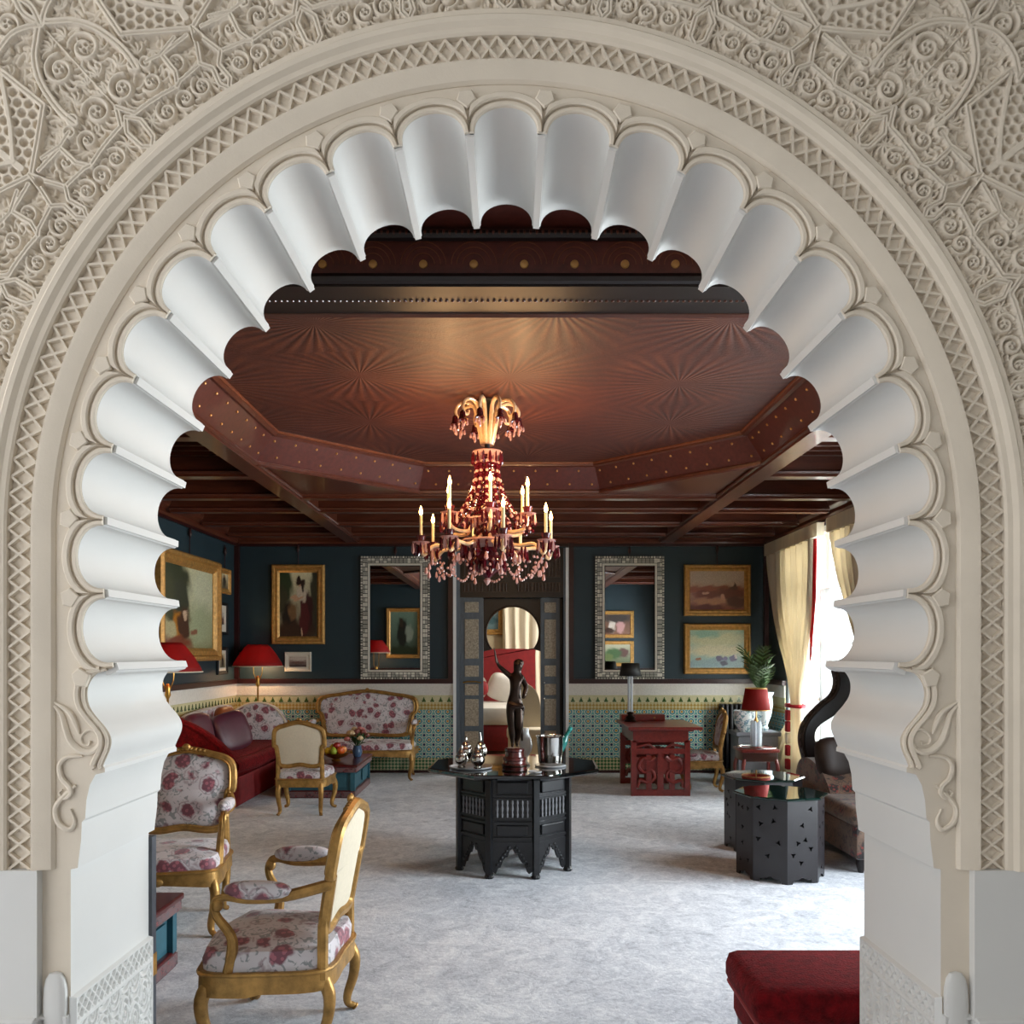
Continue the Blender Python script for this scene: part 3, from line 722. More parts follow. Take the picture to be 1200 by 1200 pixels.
wr = slab('wall_right', [(RIGHT, RIGHT+.25, YB, WN[0][0], 0, CEIL), (RIGHT, RIGHT+.25, WN[0][1], WN[1][0], 0, CEIL), (RIGHT, RIGHT+.25, WN[1][1], BACK, 0, CEIL),
     (RIGHT, RIGHT+.25, WN[0][0], WN[0][1], 3.0, CEIL), (RIGHT, RIGHT+.25, WN[1][0], WN[1][1], 3.0, CEIL)], M['bluewall'], 'dark teal painted right wall with tall French windows')
wi = slab('wall_inner', [(LEFT, -1.62, YB, YB+.03, 0, CEIL), (1.62, RIGHT, YB, YB+.03, 0, CEIL), (-1.62, 1.62, YB+.0, YB+.03, 3.36, CEIL)], M['bluewall'], 'dark teal room side of the arch wall')
# dado on every wall: tiles, row of green merlons, white stucco band, dark rail, red base
mm = MB(); mm.prism([(-.026, 0), (.026, 0), (.026, .022), (.014, .022), (.014, .044), (.006, .044), (.006, .062), (-.006, .062), (-.006, .044), (-.014, .044), (-.014, .022), (-.026, .022)], 0, -.006, 'y')
merlon_mesh = mm.mesh('merlon', M['merlon'])
def dado(x0, x1, y, face, parent, axis='x', merlons=True):
    """face = +-1 : direction the wall looks along its normal"""
    def bx(d, z0, z1):
        a, b = sorted((y, y+face*d))
        return MB().box(x0, x1, a, b, z0, z1) if axis == 'x' else MB().box(a, b, x0, x1, z0, z1)
    bx(.012, .03, .935).build('zellige_tiles', M['zellige'], parent, None)
    bx(.014, .935, 1.035).build('merlon_ground', M['merlon_bed'], parent, None)
    bx(.022, 1.035, 1.19).build('stucco_band', M['stucco'], parent, None)
    bx(.045, 1.19, 1.252).build('dado_rail', M['redtrim'], parent, None)
    bx(.03, 0, .035).build('base_strip', M['redtrim'], parent, None)
    if merlons:
        n = int((x1-x0)/.108)
        for i in range(n):
            t = x0+(i+.5)*(x1-x0)/n
            o = bpy.data.objects.new('merlon', merlon_mesh); COL.objects.link(o); o.parent = parent
            if axis == 'x': o.location = (t, y+face*.014, .945); o.rotation_euler = (0, 0, 0 if face < 0 else PI)
            else: o.location = (y+face*.014, t, .945); o.rotation_euler = (0, 0, PI/2 if face > 0 else -PI/2)
dado(LEFT, DX0-.09, BACK, -1, wb); dado(DX1+.07, RIGHT, BACK, -1, wb)
dado(8.0, BACK, LEFT, 1, wl, 'y'); dado(YB, 8.0, LEFT, 1, wl, 'y', False)
dado(LEFT, -1.62, YB+.03, 1, wi, 'x', False); dado(1.62, RIGHT, YB+.03, 1, wi, 'x', False)
dado(YB, WN[0][0], RIGHT, -1, wr, 'y', False); dado(WN[0][1], WN[1][0], RIGHT, -1, wr, 'y', False); dado(WN[1][1], BACK, RIGHT, -1, wr, 'y', False)
# dark red mouldings framing the blue panels
def trim(n, m, mat=None, label=None): return struct('trim_%d' % n, m, mat or M['redtrim'], label=label)
trim(1, MB().box(LEFT, LEFT+.06, BACK-.06, BACK, 1.25, 3.06), label='dark red upright moulding in the left rear corner')
trim(2, MB().box(RIGHT-.06, RIGHT, BACK-.06, BACK, 1.25, 3.06), label='dark red upright moulding in the right rear corner')
trim(3, MB().box(DX0-.155, DX0-.09, BACK-.05, BACK, 1.25, 3.06), label='dark red upright moulding left of the doorway')
trim(4, MB().box(DX1+.07, DX1+.135, BACK-.05, BACK, 1.25, 3.06), label='dark red upright moulding right of the doorway')
trim(5, MB().box(DX0-.09, DX0-.05, BACK-.045, BACK, 0, 3.0), M['winwhite'], 'narrow white door casing strip left of doorway')
trim(6, MB().box(DX1+.03, DX1+.07, BACK-.045, BACK, 0, 3.0), M['winwhite'], 'narrow white door casing strip right of doorway')
# ------------------------------------------------------------------ ceiling
ce = thing('ceiling', None, None); ce['kind'] = 'structure'; ce['label'] = 'dark red brown coffered wooden ceiling with a raised painted tray'
MB().box(LEFT-.2, RIGHT+.25, YB, BACK+.25, CEIL, CEIL+.1).build('ceiling_boards', M['woodx'], ce, None)
lowp = [(-2, 3.75), (2, 3.75), (2, 6.72), (.84, 7.92), (-.84, 7.92), (-2, 6.72)]
ins = .17
upp = [(-2+ins, 3.75+.02), (2-ins, 3.75+.02), (2-ins, 6.72-.07), (.84-.07, 7.92-ins), (-.84+.07, 7.92-ins), (-2+ins, 6.72-.07)]
ZL, ZU = 3.10, 3.325
MB().prism(upp, ZU, ZU+.03, 'z').build('tray_panel', M['tray'], ce, None)
for i in range(6):
    a, b, c, d = lowp[i], lowp[(i+1) % 6], upp[(i+1) % 6], upp[i]
    m = MB(); q_ = [(a[0], a[1], ZL), (b[0], b[1], ZL), (c[0], c[1], ZU), (d[0], d[1], ZU)]
    e = Vector((b[0]-a[0], b[1]-a[1], 0)).normalized(); o_ = Vector((e.y, -e.x, 0))*.03
    m.add([*q_, *[(p[0]+o_.x, p[1]+o_.y, p[2]) for p in q_]], [(0, 1, 2, 3), (7, 6, 5, 4), (0, 4, 5, 1), (1, 5, 6, 2), (2, 6, 7, 3), (3, 7, 4, 0)])
    fp = m.build('frieze_panel', M['frieze'], ce, None)
    nrm = (Vector(q_[1])-Vector(q_[0])).cross(Vector(q_[3])-Vector(q_[0])).normalized()
    if nrm.dot(Vector((0, 5.8, 3.0))-Vector(q_[0])) < 0: nrm = -nrm
    if i > 0:
        n = max(4, int((Vector(b)-Vector(a)).length/.2)); st = MB()
        for k in range(n):
            for (v, dx) in ((.25, 0), (.72, .5)):
                t = min(.97, (k+.3+dx)/n); pb = Vector(q_[0]).lerp(Vector(q_[1]), t); pt_ = Vector(q_[3]).lerp(Vector(q_[2]), t); c_ = pb.lerp(pt_, v)
                st.ell(c_, (.011, .011, .011), 6, 4)
        s_ = st.build('gilt_studs', M['goldspot'], fp); s_['kind'] = 'stuff'
    MB().tube([(a[0], a[1], ZL-.004), (b[0], b[1], ZL-.004)], .022, 6).build('lower_bead', M['wood'], ce)
    MB().tube([(d[0], d[1], ZU-.012), (c[0], c[1], ZU-.012)], .028, 6).build('upper_bead', M['wood'], ce)
    MB().tube([(d[0]*.985, 5.8+(d[1]-5.8)*.985, ZU-.006), (c[0]*.985, 5.8+(c[1]-5.8)*.985, ZU-.006)], .012, 6).build('inner_bead', M['gold_line'], ce)
# flat corners between the tray and the beams
for s_ in (-1, 1):
    MB().prism([(s_*2, 6.72), (s_*2, 8.16), (s_*.84, 8.16), (s_*.84, 7.92)], ZL+.012, ZL+.04, 'z').build('corner_soffit', M['wood'], ce, None)
MB().box(-.84, .84, 7.92, 8.16, ZL+.012, ZL+.04).build('corner_soffit', M['wood'], ce, None)
def beam(x0, x1, y0, y1, z0=3.06, z1=CEIL, mat='wood'):
    m = MB().box(x0, x1, y0, y1, z0, z1); o = m.build('beam', M[mat], ce, None)
    if x1-x0 > y1-y0:
        for y in (y0-.012, y1+.012): MB().tube([(x0, y, z0+.035), (x1, y, z0+.035)], .016, 6).build('beam_bead', M['wood'], ce)
    else:
        for x in (x0-.012, x1+.012): MB().tube([(x, y0, z0+.035), (x, y1, z0+.035)], .016, 6).build('beam_bead', M['wood'], ce)
for s_ in (-1, 1): beam(*sorted((s_*2.0, s_*2.16)), YB+.03, BACK-.1, mat='wood')
for y in (8.22, 9.0, 9.95, 10.85): beam(LEFT+.1, RIGHT-.1, y-.055, y+.055, 3.075, mat='woodx')
for y in (4.4, 5.9, 7.2):
    for x0, x1 in ((LEFT+.1, -2.16), (2.16, RIGHT-.1)): beam(x0, x1, y-.06, y+.06, 3.075, mat='woodx')
bt = MB().box(-.5, .5, -.022, .022, 0, .06).mesh('batten', M['wood'])
MB().box(LEFT, -2.16, YB, BACK, 3.30, 3.32).build('bay_boards', M['woodx'], ce, None); MB().box(2.16, RIGHT, YB, BACK, 3.30, 3.32).build('bay_boards', M['woodx'], ce, None)
MB().box(-2.0, 2.0, 8.2, BACK, 3.30, 3.32).build('bay_boards', M['woodx'], ce, None)
y = 3.3
while y < 11.3:
    for x0, x1 in ((LEFT+.05, -2.16), (2.16, RIGHT-.05)):
        o = bpy.data.objects.new('batten', bt); COL.objects.link(o); o.parent = ce; o.location = ((x0+x1)/2, y, 3.24); o.scale = (x1-x0, 1, 1)
    y += .165
# coffer and painted beam next to the arch
MB().box(-2.0, 2.0, YB+.03, 3.47, 3.325, 3.36).build('front_coffer', M['frieze'], ce, None)
fb = MB().box(-2.0, 2.0, 3.47, 3.75, 3.105, 3.46).build('front_beam', M['frieze'], ce, None)
MB().box(-2.0, 2.0, 3.462, 3.76, 3.085, 3.107).build('beam_underside', M['darkwood'], ce, None)
MB().tube([(-2, 3.455, 3.115), (2, 3.455, 3.115)], .022, 8).build('beam_rope', M['darkwood'], ce)
MB().tube([(-2, 3.452, 3.288), (2, 3.452, 3.288)], .022, 8).build('beam_rope', M['darkwood'], ce)
dent = MB()
for i in range(160):
    x = -2+i*.025+.01; dent.ell((x, 3.436, 3.292), (.008, .010, .011), 6, 4); 
o = dent.build('dentil_beads', M['wood'], ce); o['kind'] = 'stuff'
dent = MB()
for i in range(160):
    x = -2+i*.025+.01; dent.ell((x, 3.60, 3.084), (.008, .010, .006), 6, 4)
o = dent.build('dentil_beads', M['wood'], ce); o['kind'] = 'stuff'
for i in range(-9, 10):      # painted fans with gold roundels on the beam's face
    x = i*.205+.06
    r_ = MB().lathe([(.018, 0), (.016, .006), (.006, .009)], 12); r_.xf(Matrix.Translation((x, 3.47, 3.180)) @ Matrix.Rotation(PI/2, 4, 'X')); r_.build('gold_roundel', M['goldspot'], ce)
    for rad in (.045, .07, .092):
        pts = [(x+rad*math.cos(PI*k/14), 3.469, 3.180+rad*math.sin(PI*k/14)*1.0) for k in range(15)]
        MB().tube(pts, .0022, 4).build('painted_fan', M['gold_line'], ce)
# cornices along the walls
def cornice(p0, p1, inward):
    a, b = Vector(p0), Vector(p1); i_ = Vector(inward)
    pr = [(0, 3.05), (.03, 3.05), (.05, 3.075), (.05, 3.11), (.10, 3.14), (.12, 3.18), (.12, 3.22), (.17, 3.25), (.19, 3.30), (0, 3.30)]
    m = MB().ring_loft([[(e.x+i_.x*d, e.y+i_.y*d, z) for d, z in pr] for e in (a, b)]); m.build('cornice', M['wood'], ce, None)
    m = MB().ring_loft([[(e.x+i_.x*d, e.y+i_.y*d, z) for d, z in [(0, 3.02), (.035, 3.02), (.035, 3.052), (0, 3.052)]] for e in (a, b)]); m.build('picture_rail', M['redtrim'], ce, None)
cornice((LEFT, BACK, 0), (RIGHT, BACK, 0), (0, -1, 0)); cornice((LEFT, YB+.03, 0), (LEFT, BACK, 0), (1, 0, 0)); cornice((RIGHT, YB+.03, 0), (RIGHT, BACK, 0), (-1, 0, 0))
# ------------------------------------------------------------------ French windows
for wn, (y0, y1) in enumerate(WN):
    t = thing('window_%d' % (wn+1), None, None); t['kind'] = 'structure'; t['label'] = 'tall white French window with divided panes'
    m = MB(); xo, xi = RIGHT+.08, RIGHT+.02
    for (a, b, z0, z1) in ((y0, y0+.07, .0, 3.0), (y1-.07, y1, .0, 3.0), (y0, y1, 2.93, 3.0), (y0, y1, 0, .06)): MB().box(xi, xi+.16, a, b, z0, z1).build('window_frame', M['winwhite'], t, None)
    yc = (y0+y1)/2
    for (a, b) in ((y0+.07, yc), (yc, y1-.07)):
        for i_, (c, d, z0, z1) in enumerate(((a+.002, a+.09, .06, 2.93), (b-.09, b-.002, .06, 2.93), (a+.08, b-.08, .06, .40), (a+.08, b-.08, 2.3, 2.40), (a+.08, b-.08, 2.84, 2.93), (a+.08, b-.08, 1.05, 1.09), (a+.08, b-.08, 1.68, 1.72), ((a+b)/2-.02, (a+b)/2+.02, .39, 2.85))):
            e_ = 0 if i_ < 2 else (.004 if i_ < 7 else .008)
            MB().box(xo+e_, xo+.055-e_, c, d, z0, z1).build('glazing_bar', M['winwhite'], t, None)
        zs = [(.40, 1.05), (1.09, 1.68), (1.72, 2.30), (2.40, 2.84)]
        for (z0, z1) in zs:
            for (c, d) in ((a+.09, (a+b)/2-.02), ((a+b)/2+.02, b-.09)):
                MB().box(xo+.024, xo+.030, c, d, z0, z1).build('pane', M['clear'], t, None)
# pale ground added outside to bounce daylight in through the windows
tr = MB().box(RIGHT+.25, 12, 0, 16, -.12, -.02); struct('bounce_ground', tr, M['winwhite'], label='pale ground added outside the windows to bounce daylight in')
# ------------------------------------------------------------------ doorway, its leaves and the bedroom beyond
dr = thing('door_2', None, None); dr['kind'] = 'structure'; dr['label'] = 'tall painted double door with arabesque panels standing open to the bedroom'
ZD = 2.34
MB().box(DX0-.05, DX0, BACK-.03, BACK+.3, 0, 3.0).build('door_frame', M['doorblue'], dr, None)
MB().box(DX1, DX1+.03, BACK-.03, BACK+.3, 0, 3.0).build('door_frame', M['doorblue'], dr, None)
MB().box(DX0, DX1, BACK-.01, BACK+.2, ZD, 3.0).build('overdoor', M['doordark'], dr, None)
for (x0, x1) in ((DX0+.04, -.02), (.09, DX1-.04)):
    for (z0, z1) in ((ZD+.07, ZD+.20), (ZD+.27, ZD+.62)):
        p_ = MB().box(x0, x1, BACK-.024, BACK, z0, z1).build('overdoor_panel', M['doorpanel_dk'], dr, None)
        n = int((x1-x0)/.045)
        for k in range(n):
            xx = x0+(k+.5)*(x1-x0)/n
            MB().tube([(xx, BACK-.03, z0+.012), (xx, BACK-.03, z1-.012)], [.008, .008], 5).build('spindle', M['doorpanel_dk'], p_)
def leaf(x0, x1, y, mat, pmat, handle):
    lf = MB().box(x0, x1, y, y+.05, .02, ZD).build('door_leaf', mat, dr, None)
    w_ = x1-x0
    for z0, z1 in ((.12, .55), (.62, .98), (1.03, 1.18), (1.28, 1.43), (1.52, 2.05), (2.14, 2.28)):
        p_ = MB().rbox(x0+w_*.2, x1-w_*.2, y-.012, y+.01, z0, z1, .006).build('leaf_panel', pmat, lf, None)
    if handle: MB().tube([(x0+.04, y-.03, 1.2), (x0+.1, y-.045, 1.215), (x1-.1, y-.045, 1.215), (x1-.03, y-.03, 1.2)], .010, 6).build('brass_bolt', M['brass'], lf)
leaf(DX0, -.35, BACK+.03, M['doorblue'], M['doorpanel'], True)
leaf(.42, DX1-.04, BACK+.10, M['doorblue'], M['doorpanel'], False)
for z in (.98, 1.2): MB().ell((.47, BACK+.09, z), (.015, .015, .015), 8, 6).build('door_knob', M['silver'], dr)
# horseshoe arch panel set behind the leaves
hc, hz, hr = .045, 1.87, .365
m = MB(); n = 40; inner = []; outr = []
a0 = math.radians(128)
pts = [(hc-hr*math.sin(a0)-.0, 0.0)]+[(hc+hr*math.sin(-a0+2*a0*i/n), hz+hr*math.cos(-a0+2*a0*i/n)) for i in range(n+1)]+[(hc+hr*math.sin(a0), 0.0)]
pts[0] = (hc-.40, 0); pts = [(hc-.40, 0), (hc-.40, hz+hr*math.cos(a0)-.03)]+pts[1:-1]+[(hc+.40, hz+hr*math.cos(a0)-.03), (hc+.40, 0)]
op = [(DX0, 0), (DX0, 1.6)]+[(None, None)]*(len(pts)-4)+[(DX1, 1.6), (DX1, 0)]
for i in range(2, len(pts)-2):
    t = (i-2)/(len(pts)-5); op[i] = (DX0+(DX1-DX0)*t, ZD+.1) if .15 < t < .85 else ((DX0, 1.6+(ZD+.1-1.6)*min(1, t/.15)) if t <= .15 else (DX1, 1.6+(ZD+.1-1.6)*min(1, (1-t)/.15)))
k = len(pts)
for y in (BACK+.22, BACK+.26): m.add([(x, y, z) for x, z in pts]+[(x, y, z) for x, z in op], [])
for i in range(k-1):
    m.f += [(i, i+1, k+i+1, k+i), (2*k+i, 3*k+i, 3*k+i+1, 2*k+i+1), (i, 2*k+i, 2*k+i+1, i+1)]; m.mi += [0]*3
m.build('horseshoe_panel', M['doordark'], dr, None)
MB().tube([(x, BACK+.215, z) for x, z in pts[2:-2]], .014, 6).build('horseshoe_edge', M['doorpanel_dk'], dr)
# bedroom shell
BY = 15.2
slab('wall_bedroom', [(-2.6, 2.6, BY, BY+.1, 0, 3.1), (-2.7, -2.6, BACK+.25, BY, 0, 3.1), (2.6, 2.7, BACK+.25, BY, 0, 3.1)], M['cream'], 'cream bedroom wall seen through the doorway')
struct('ceiling_bedroom', MB().box(-2.7, 2.7, BACK+.25, BY+.1, 3.1, 3.2), M['white'], label='white bedroom ceiling')
struct('floor_bedroom', MB().box(-2.6, 2.6, BACK+.12, BY, .0, .012), M['tanfloor'], label='tan bedroom floor beyond the doorway')
def drape(name, p0, p1, ztop, zbot, folds, amp, mat, parent=None, nrm=(0, -1), gather=None, rows=14, thick=.008):
    """pleated hanging cloth from p0 to p1 (xy); gather = (z, centre t, width factor)"""
    n = folds*8; a, b = Vector(p0), Vector(p1); nv = Vector(nrm); m = MB(); front = []; back_ = []
    for j in range(rows+1):
        z = ztop+(zbot-ztop)*j/rows; row = []; row2 = []
        for i in range(n+1):
            t = i/n; tt = t; am = amp*(.6+.4*math.sin(i*.7))
            if gather:
                gz, gt, gw = gather
                f_ = math.exp(-((z-gz)/(.9 if z > gz else .45))**2); tt = t*(1-f_)+(gt+(t-.5)*gw)*f_; am *= (1-.45*f_)
            q_ = a.lerp(b, tt); o_ = am*math.sin(2*PI*folds*t+.5*math.sin(z*3+t*5))*(1 if j else .7)
            row.append((q_.x+nv.x*o_, q_.y+nv.y*o_, z)); row2.append((q_.x+nv.x*(o_-thick), q_.y+nv.y*(o_-thick), z))
        front.append(row); back_.append(row2)
    w_ = n+1
    for L_ in (front, back_): m.add([p for r in L_ for p in r], [])
    off = w_*(rows+1)
    for j in range(rows):
        for i in range(n):
            q_ = (j*w_+i, j*w_+i+1, (j+1)*w_+i+1, (j+1)*w_+i); m.f.append(q_); m.f.append(tuple(off+x for x in reversed(q_))); m.mi += [0, 0]
    for j in range(rows):
        for e in (0, n): m.f.append((j*w_+e, (j+1)*w_+e, off+(j+1)*w_+e, off+j*w_+e)); m.mi.append(0)
    return m.build(name, mat, parent, smooth=70)
cb = drape('bedroom_curtain', (-.12, BY-.12), (.95, BY-.12), 2.95, .02, 6, .05, M['linen']); tag(cb, 'cream pleated bedroom curtain hanging behind the bed', 'curtain')
bed = thing('bed', 'bed with tall red headboard and white linen seen through doorway', 'bed', (-.42, 13.6, 0))
hb = cat_rom([(-.95, .2), (-.95, 1.2), (-.9, 1.6), (0, 1.66), (.8, 1.66), (.86, 1.55), (.86, .2)], 4)
MB().prism([(p.x, p.y) for p in hb], .92, 1.02).build('headboard', M['dkred'], bed)
MB().rbox(-.9, .5, -.75, .92, .12, .52, .03).build('valance', M['dkred'], bed)
MB().rbox(-.92, .52, -.77, .92, .50, .78, .06).build('mattress', M['bedwhite'], bed)
for x in (-.85, .42):
    MB().box(x, x+.05, -.7, -.65, 0.0, .14).build('leg', M['darkwood'], bed, None)
def pillow(name, label, mat, loc, size, rot, cat='pillow', group=None, top=True, parent=None):
    m = MB().ell((0, 0, 0), (size[0]/2, size[1]/2, size[2]/2), 20, 10, .55)
    o = m.build(name, mat, parent, 60); o.location = loc; o.rotation_euler = rot
    if top: tag(o, label, cat, group)
    return o
pillow('pillow', 'white pillow propped against red headboard beside a peaked one', M['bedwhite'], (-.75, 14.3, 1.02), (.75, .2, .42), (.35, 0, 0))
pillow('pillow', 'white peaked pillow standing behind the bronze figure', M['bedwhite'], (-.12, 14.2, 1.02), (.5, .18, .46), (.3, .35, 0))
pillow('cushion', 'small red cushion lying on white bed pillows', M['dkred'], (-.62, 14.0, 1.02), (.55, .16, .26), (.4, 0, 0), 'cushion')
bc = thing('slipcovered_chair', 'cream slipcovered chair with rounded back beside the bed', 'chair', (.20, 12.55, 0), 0)
sh = cat_rom([(-.22, .45), (-.22, .85), (-.12, 1.10), (.05, 1.14), (.20, 1.02), (.26, .8), (.26, .45)], 5)
MB().prism([(p.x, p.y) for p in sh], .12, .22).build('backrest', M['linen'], bc)
MB().rbox(-.24, .28, -.25, .2, .36, .50, .04).build('seat', M['linen'], bc)
MB().rbox(-.22, .26, -.22, .18, .05, .38, .03).build('skirt', M['linen'], bc)
for x in (-.19, .23):
    for y in (-.19, .15): MB().lathe([(.015, 0), (.02, .08)], 8, (x, y, 0)).build('leg', M['darkwood'], bc)
ds = thing('dresser', 'dark oxblood dresser behind the open door leaf', 'dresser', (.78, 13.6, 0))
MB().rbox(-.2, .5, -.3, .3, .06, .98, .01).build('body', M['claret'], ds, None); MB().box(-.23, .53, -.33, .33, .98, 1.02).build('top', M['claret'], ds, None)
for z in (.12, .40, .68):
    d_ = MB().rbox(-.16, .46, -.32, -.29, z, z+.25, .005).build('drawer', M['claret'], ds, None); MB().ell((.15, -.33, z+.12), (.02, .02, .02), 8, 6).build('knob', M['brass'], d_)
for x in (-.17, .47):
    for y in (-.27, .27): MB().box(x-.03, x+.03, y-.03, y+.03, 0, .07).build('foot', M['claret'], ds, None)
# ------------------------------------------------------------------ pictures
def canvas(w_, h_, spec, parent, nx=96, ny=96):
    """spec = (top colour, bottom colour, [(cx, cy, rx, ry, colour, softness)...]) painted as vertex colours"""
    me = bpy.data.meshes.new('canvas'); xs = np.linspace(-w_/2, w_/2, nx); ys = np.linspace(-h_/2, h_/2, ny)
    Xc, Yc = np.meshgrid(xs, ys); v = np.stack([Xc, np.full_like(Xc, 0.0), Yc], -1).reshape(-1, 3)
    idx = np.arange(nx*ny).reshape(ny, nx); q_ = np.stack([idx[:-1, :-1], idx[:-1, 1:], idx[1:, 1:], idx[1:, :-1]], -1).reshape(-1, 4)
    me = np_mesh('canvas', v, q_, M['canvas'])
    u = (Xc/w_+.5).ravel(); t = (Yc/h_+.5).ravel()
    c = np.array(H(spec[1]))[None]*(1-t[:, None])+np.array(H(spec[0]))[None]*t[:, None]
    rng = np.random.RandomState(len(spec[2])*7+nx)
    wob = rng.rand(nx*ny, 2)*.016-.008+.02*np.stack([np.sin(u*31+t*17), np.cos(u*23-t*29)], -1)
    for (cx, cy_, rx, ry, col, soft) in spec[2]:
        d = np.hypot((u+wob[:, 0]-cx)/rx, (t+wob[:, 1]-cy_)/ry); a = np.clip((1.18-d)/max(soft*.75, .05), 0, 1)[:, None]
        c = c*(1-a)+np.array(H(col))[None]*a
    c = c*(.85+.3*rng.rand(nx*ny, 1)); att = me.color_attributes.new('Col', 'FLOAT_COLOR', 'POINT')
    att.data.foreach_set('color', np.concatenate([np.clip(c, 0, 1), np.ones((nx*ny, 1))], 1).astype(np.float32).ravel())
    o = bpy.data.objects.new('canvas', me); COL.objects.link(o); o.parent = parent; return o
def frame_parts(w_, h_, fw, mat, parent, dep=.06, name='frame', inner=None):
    """four mitred rails"""
    pr = [(0, 0), (0, -dep*.7), (.15, -dep), (.35, -dep), (.45, -dep*.6), (.75, -dep*.7), (.9, -dep*.45), (1, -dep*.3), (1, 0)]
    def rail(a, b, na, nb):
        return MB().ring_loft([[(a[0]+na[0]*fw*t, d, a[1]+na[1]*fw*t) for t, d in pr], [(b[0]+nb[0]*fw*t, d, b[1]+nb[1]*fw*t) for t, d in pr]])
    c = [(-w_/2, -h_/2), (w_/2, -h_/2), (w_/2, h_/2), (-w_/2, h_/2)]; n_ = [(1, 1), (-1, 1), (-1, -1), (1, -1)]
    for i in range(4): rail(c[i], c[(i+1) % 4], n_[i], n_[(i+1) % 4]).build(name+'_rail', mat, parent, 25)
def picture(name, label, loc, rotz, w_, h_, fw, spec, mat='gilt2', cat='painting', cord=0.0, group=None, mount=0.0, dep=.06):
    t = thing(name, label, cat, loc, rotz, group)
    frame_parts(w_, h_, fw, M[mat], t, dep)
    MB().box(-w_/2+fw*.5, w_/2-fw*.5, -.012, -.002, -h_/2+fw*.5, h_/2-fw*.5).build('backing', M['black' if not mount else 'mat_white'], t, None)
    c = canvas(w_-2*fw-2*mount+.004, h_-2*fw-2*mount+.004, spec, t); c.location = (0, -.016, 0)
    if cord:
        MB().tube([(0, -.02, h_/2-.01), (0, -.02, h_/2+cord)], .006, 6).build('hanging_cord', M['redtrim'], t)
        MB().lathe([(.004, .0), (.018, .03), (.022, .05), (.014, .09), (.02, .10), (.006, .115)], 10, (0, -.025, h_/2+cord-.14)).build('tassel', M['redtrim'], t)
    return t
def wallpx(x0, x1, y0, y1, Y=BACK-.005):
    a, b = P(x0, y0, Y), P(x1, y1, Y); return ((a.x+b.x)/2, Y, (a.z+b.z)/2), abs(b.x-a.x), abs(a.z-b.z)
woman = ('#d8cfa8', '#3a2a1e', [(.1, .8, .25, .3, '#2c3a22', .6), (.05, .55, .2, .25, '#3c3a28', .7), (.95, .5, .14, .7, '#3d3a2a', .5), (.25, .28, .18, .25, '#1d1713', .5), (.45, .1, .6, .14, '#3a2417', .7), (.72, .38, .16, .3, '#3b1515', .35), (.66, .28, .12, .26, '#521a1c', .4),
    (.6, .67, .13, .12, '#cdbda6', .4), (.45, .6, .16, .035, '#c79a78', .4), (.55, .83, .065, .06, '#b98a6a', .3), (.52, .87, .08, .06, '#2a160f', .35), (.62, .8, .05, .1, '#2a160f', .5), (.6, .06, .03, .05, '#d0b090', .5), (.35, .4, .12, .14, '#7a5a3a', .6)])
garden = ('#cfc9a0', '#8d8a62', [(.22, .78, .3, .3, '#39402a', .5), (.12, .55, .25, .3, '#46492f', .5), (.35, .6, .15, .25, '#3c4030', .5), (.8, .7, .3, .4, '#cfcfae', .8), (.75, .3, .3, .3, '#a9b08a', .8), (.3, .24, .14, .2, '#b8761f', .35), (.4, .3, .12, .2, '#4a2c1c', .5), (.12, .2, .12, .14, '#b9ae84', .5), (.25, .05, .3, .1, '#7c3a24', .6), (.42, .4, .05, .05, '#c9a98a', .4), (.6, .2, .06, .05, '#8a5a42', .6)])
red_land = ('#c7a58a', '#7a3626', [(.5, .85, .7, .25, '#b7a08c', .8), (.5, .52, .7, .1, '#8a4a34', .6), (.3, .4, .25, .1, '#6d2f22', .6), (.75, .42, .3, .14, '#6a3020', .6), (.82, .6, .03, .1, '#4a2a20', .3), (.8, .56, .06, .05, '#5a3224', .4), (.3, .44, .05, .04, '#c79a84', .4), (.6, .32, .05, .09, '#c08a6e', .5), (.4, .22, .4, .08, '#b07a58', .7), (.3, .06, .35, .07, '#5a2018', .5), (.85, .2, .2, .15, '#552a1c', .6)])
pale_land = ('#9fb59c', '#9fb7b0', [(.5, .75, .6, .25, '#c6c49c', .8), (.3, .9, .3, .12, '#8fb09a', .8), (.5, .45, .6, .16, '#cfc7a4', .7), (.5, .12, .7, .12, '#8fa6a8', .6), (.15, .22, .04, .04, '#9a6a4a', .4), (.55, .24, .06, .06, '#6a6478', .4), (.65, .25, .06, .07, '#7d7690', .4), (.8, .26, .06, .07, '#6f6880', .4), (.84, .3, .03, .04, '#d0c0b8', .4), (.62, .12, .06, .05, '#5a5a68', .5)])
small_sc = ('#b9a89a', '#5a4640', [(.5, .4, .5, .12, '#6d4f48', .6), (.5, .8, .6, .2, '#c9beb0', .7), (.5, .1, .6, .15, '#4a3a36', .6)])
figure = ('#cdbf9a', '#6f6146', [(.5, .45, .2, .4, '#39342a', .5), (.5, .8, .1, .1, '#8a6a4a', .4)])
dark_horse = ('#6f8a7a', '#2c3626', [(.55, .5, .2, .35, '#1c1f18', .5), (.3, .5, .14, .2, '#8a9688', .5), (.6, .75, .08, .1, '#3a2c20', .4), (.5, .08, .6, .12, '#26301c', .6)])
interior = ('#5a4638', '#7c5440', [(.35, .4, .14, .35, '#b98a86', .5), (.65, .45, .12, .35, '#c4b6a8', .5), (.5, .8, .5, .2, '#3c3430', .6), (.75, .2, .2, .15, '#3a2418', .6)])
bush = ('#a9a48a', '#4f5a3a', [(.25, .55, .2, .25, '#5a3a34', .5), (.6, .5, .3, .3, '#3f5a34', .6), (.8, .3, .2, .2, '#5f6a3c', .6)])
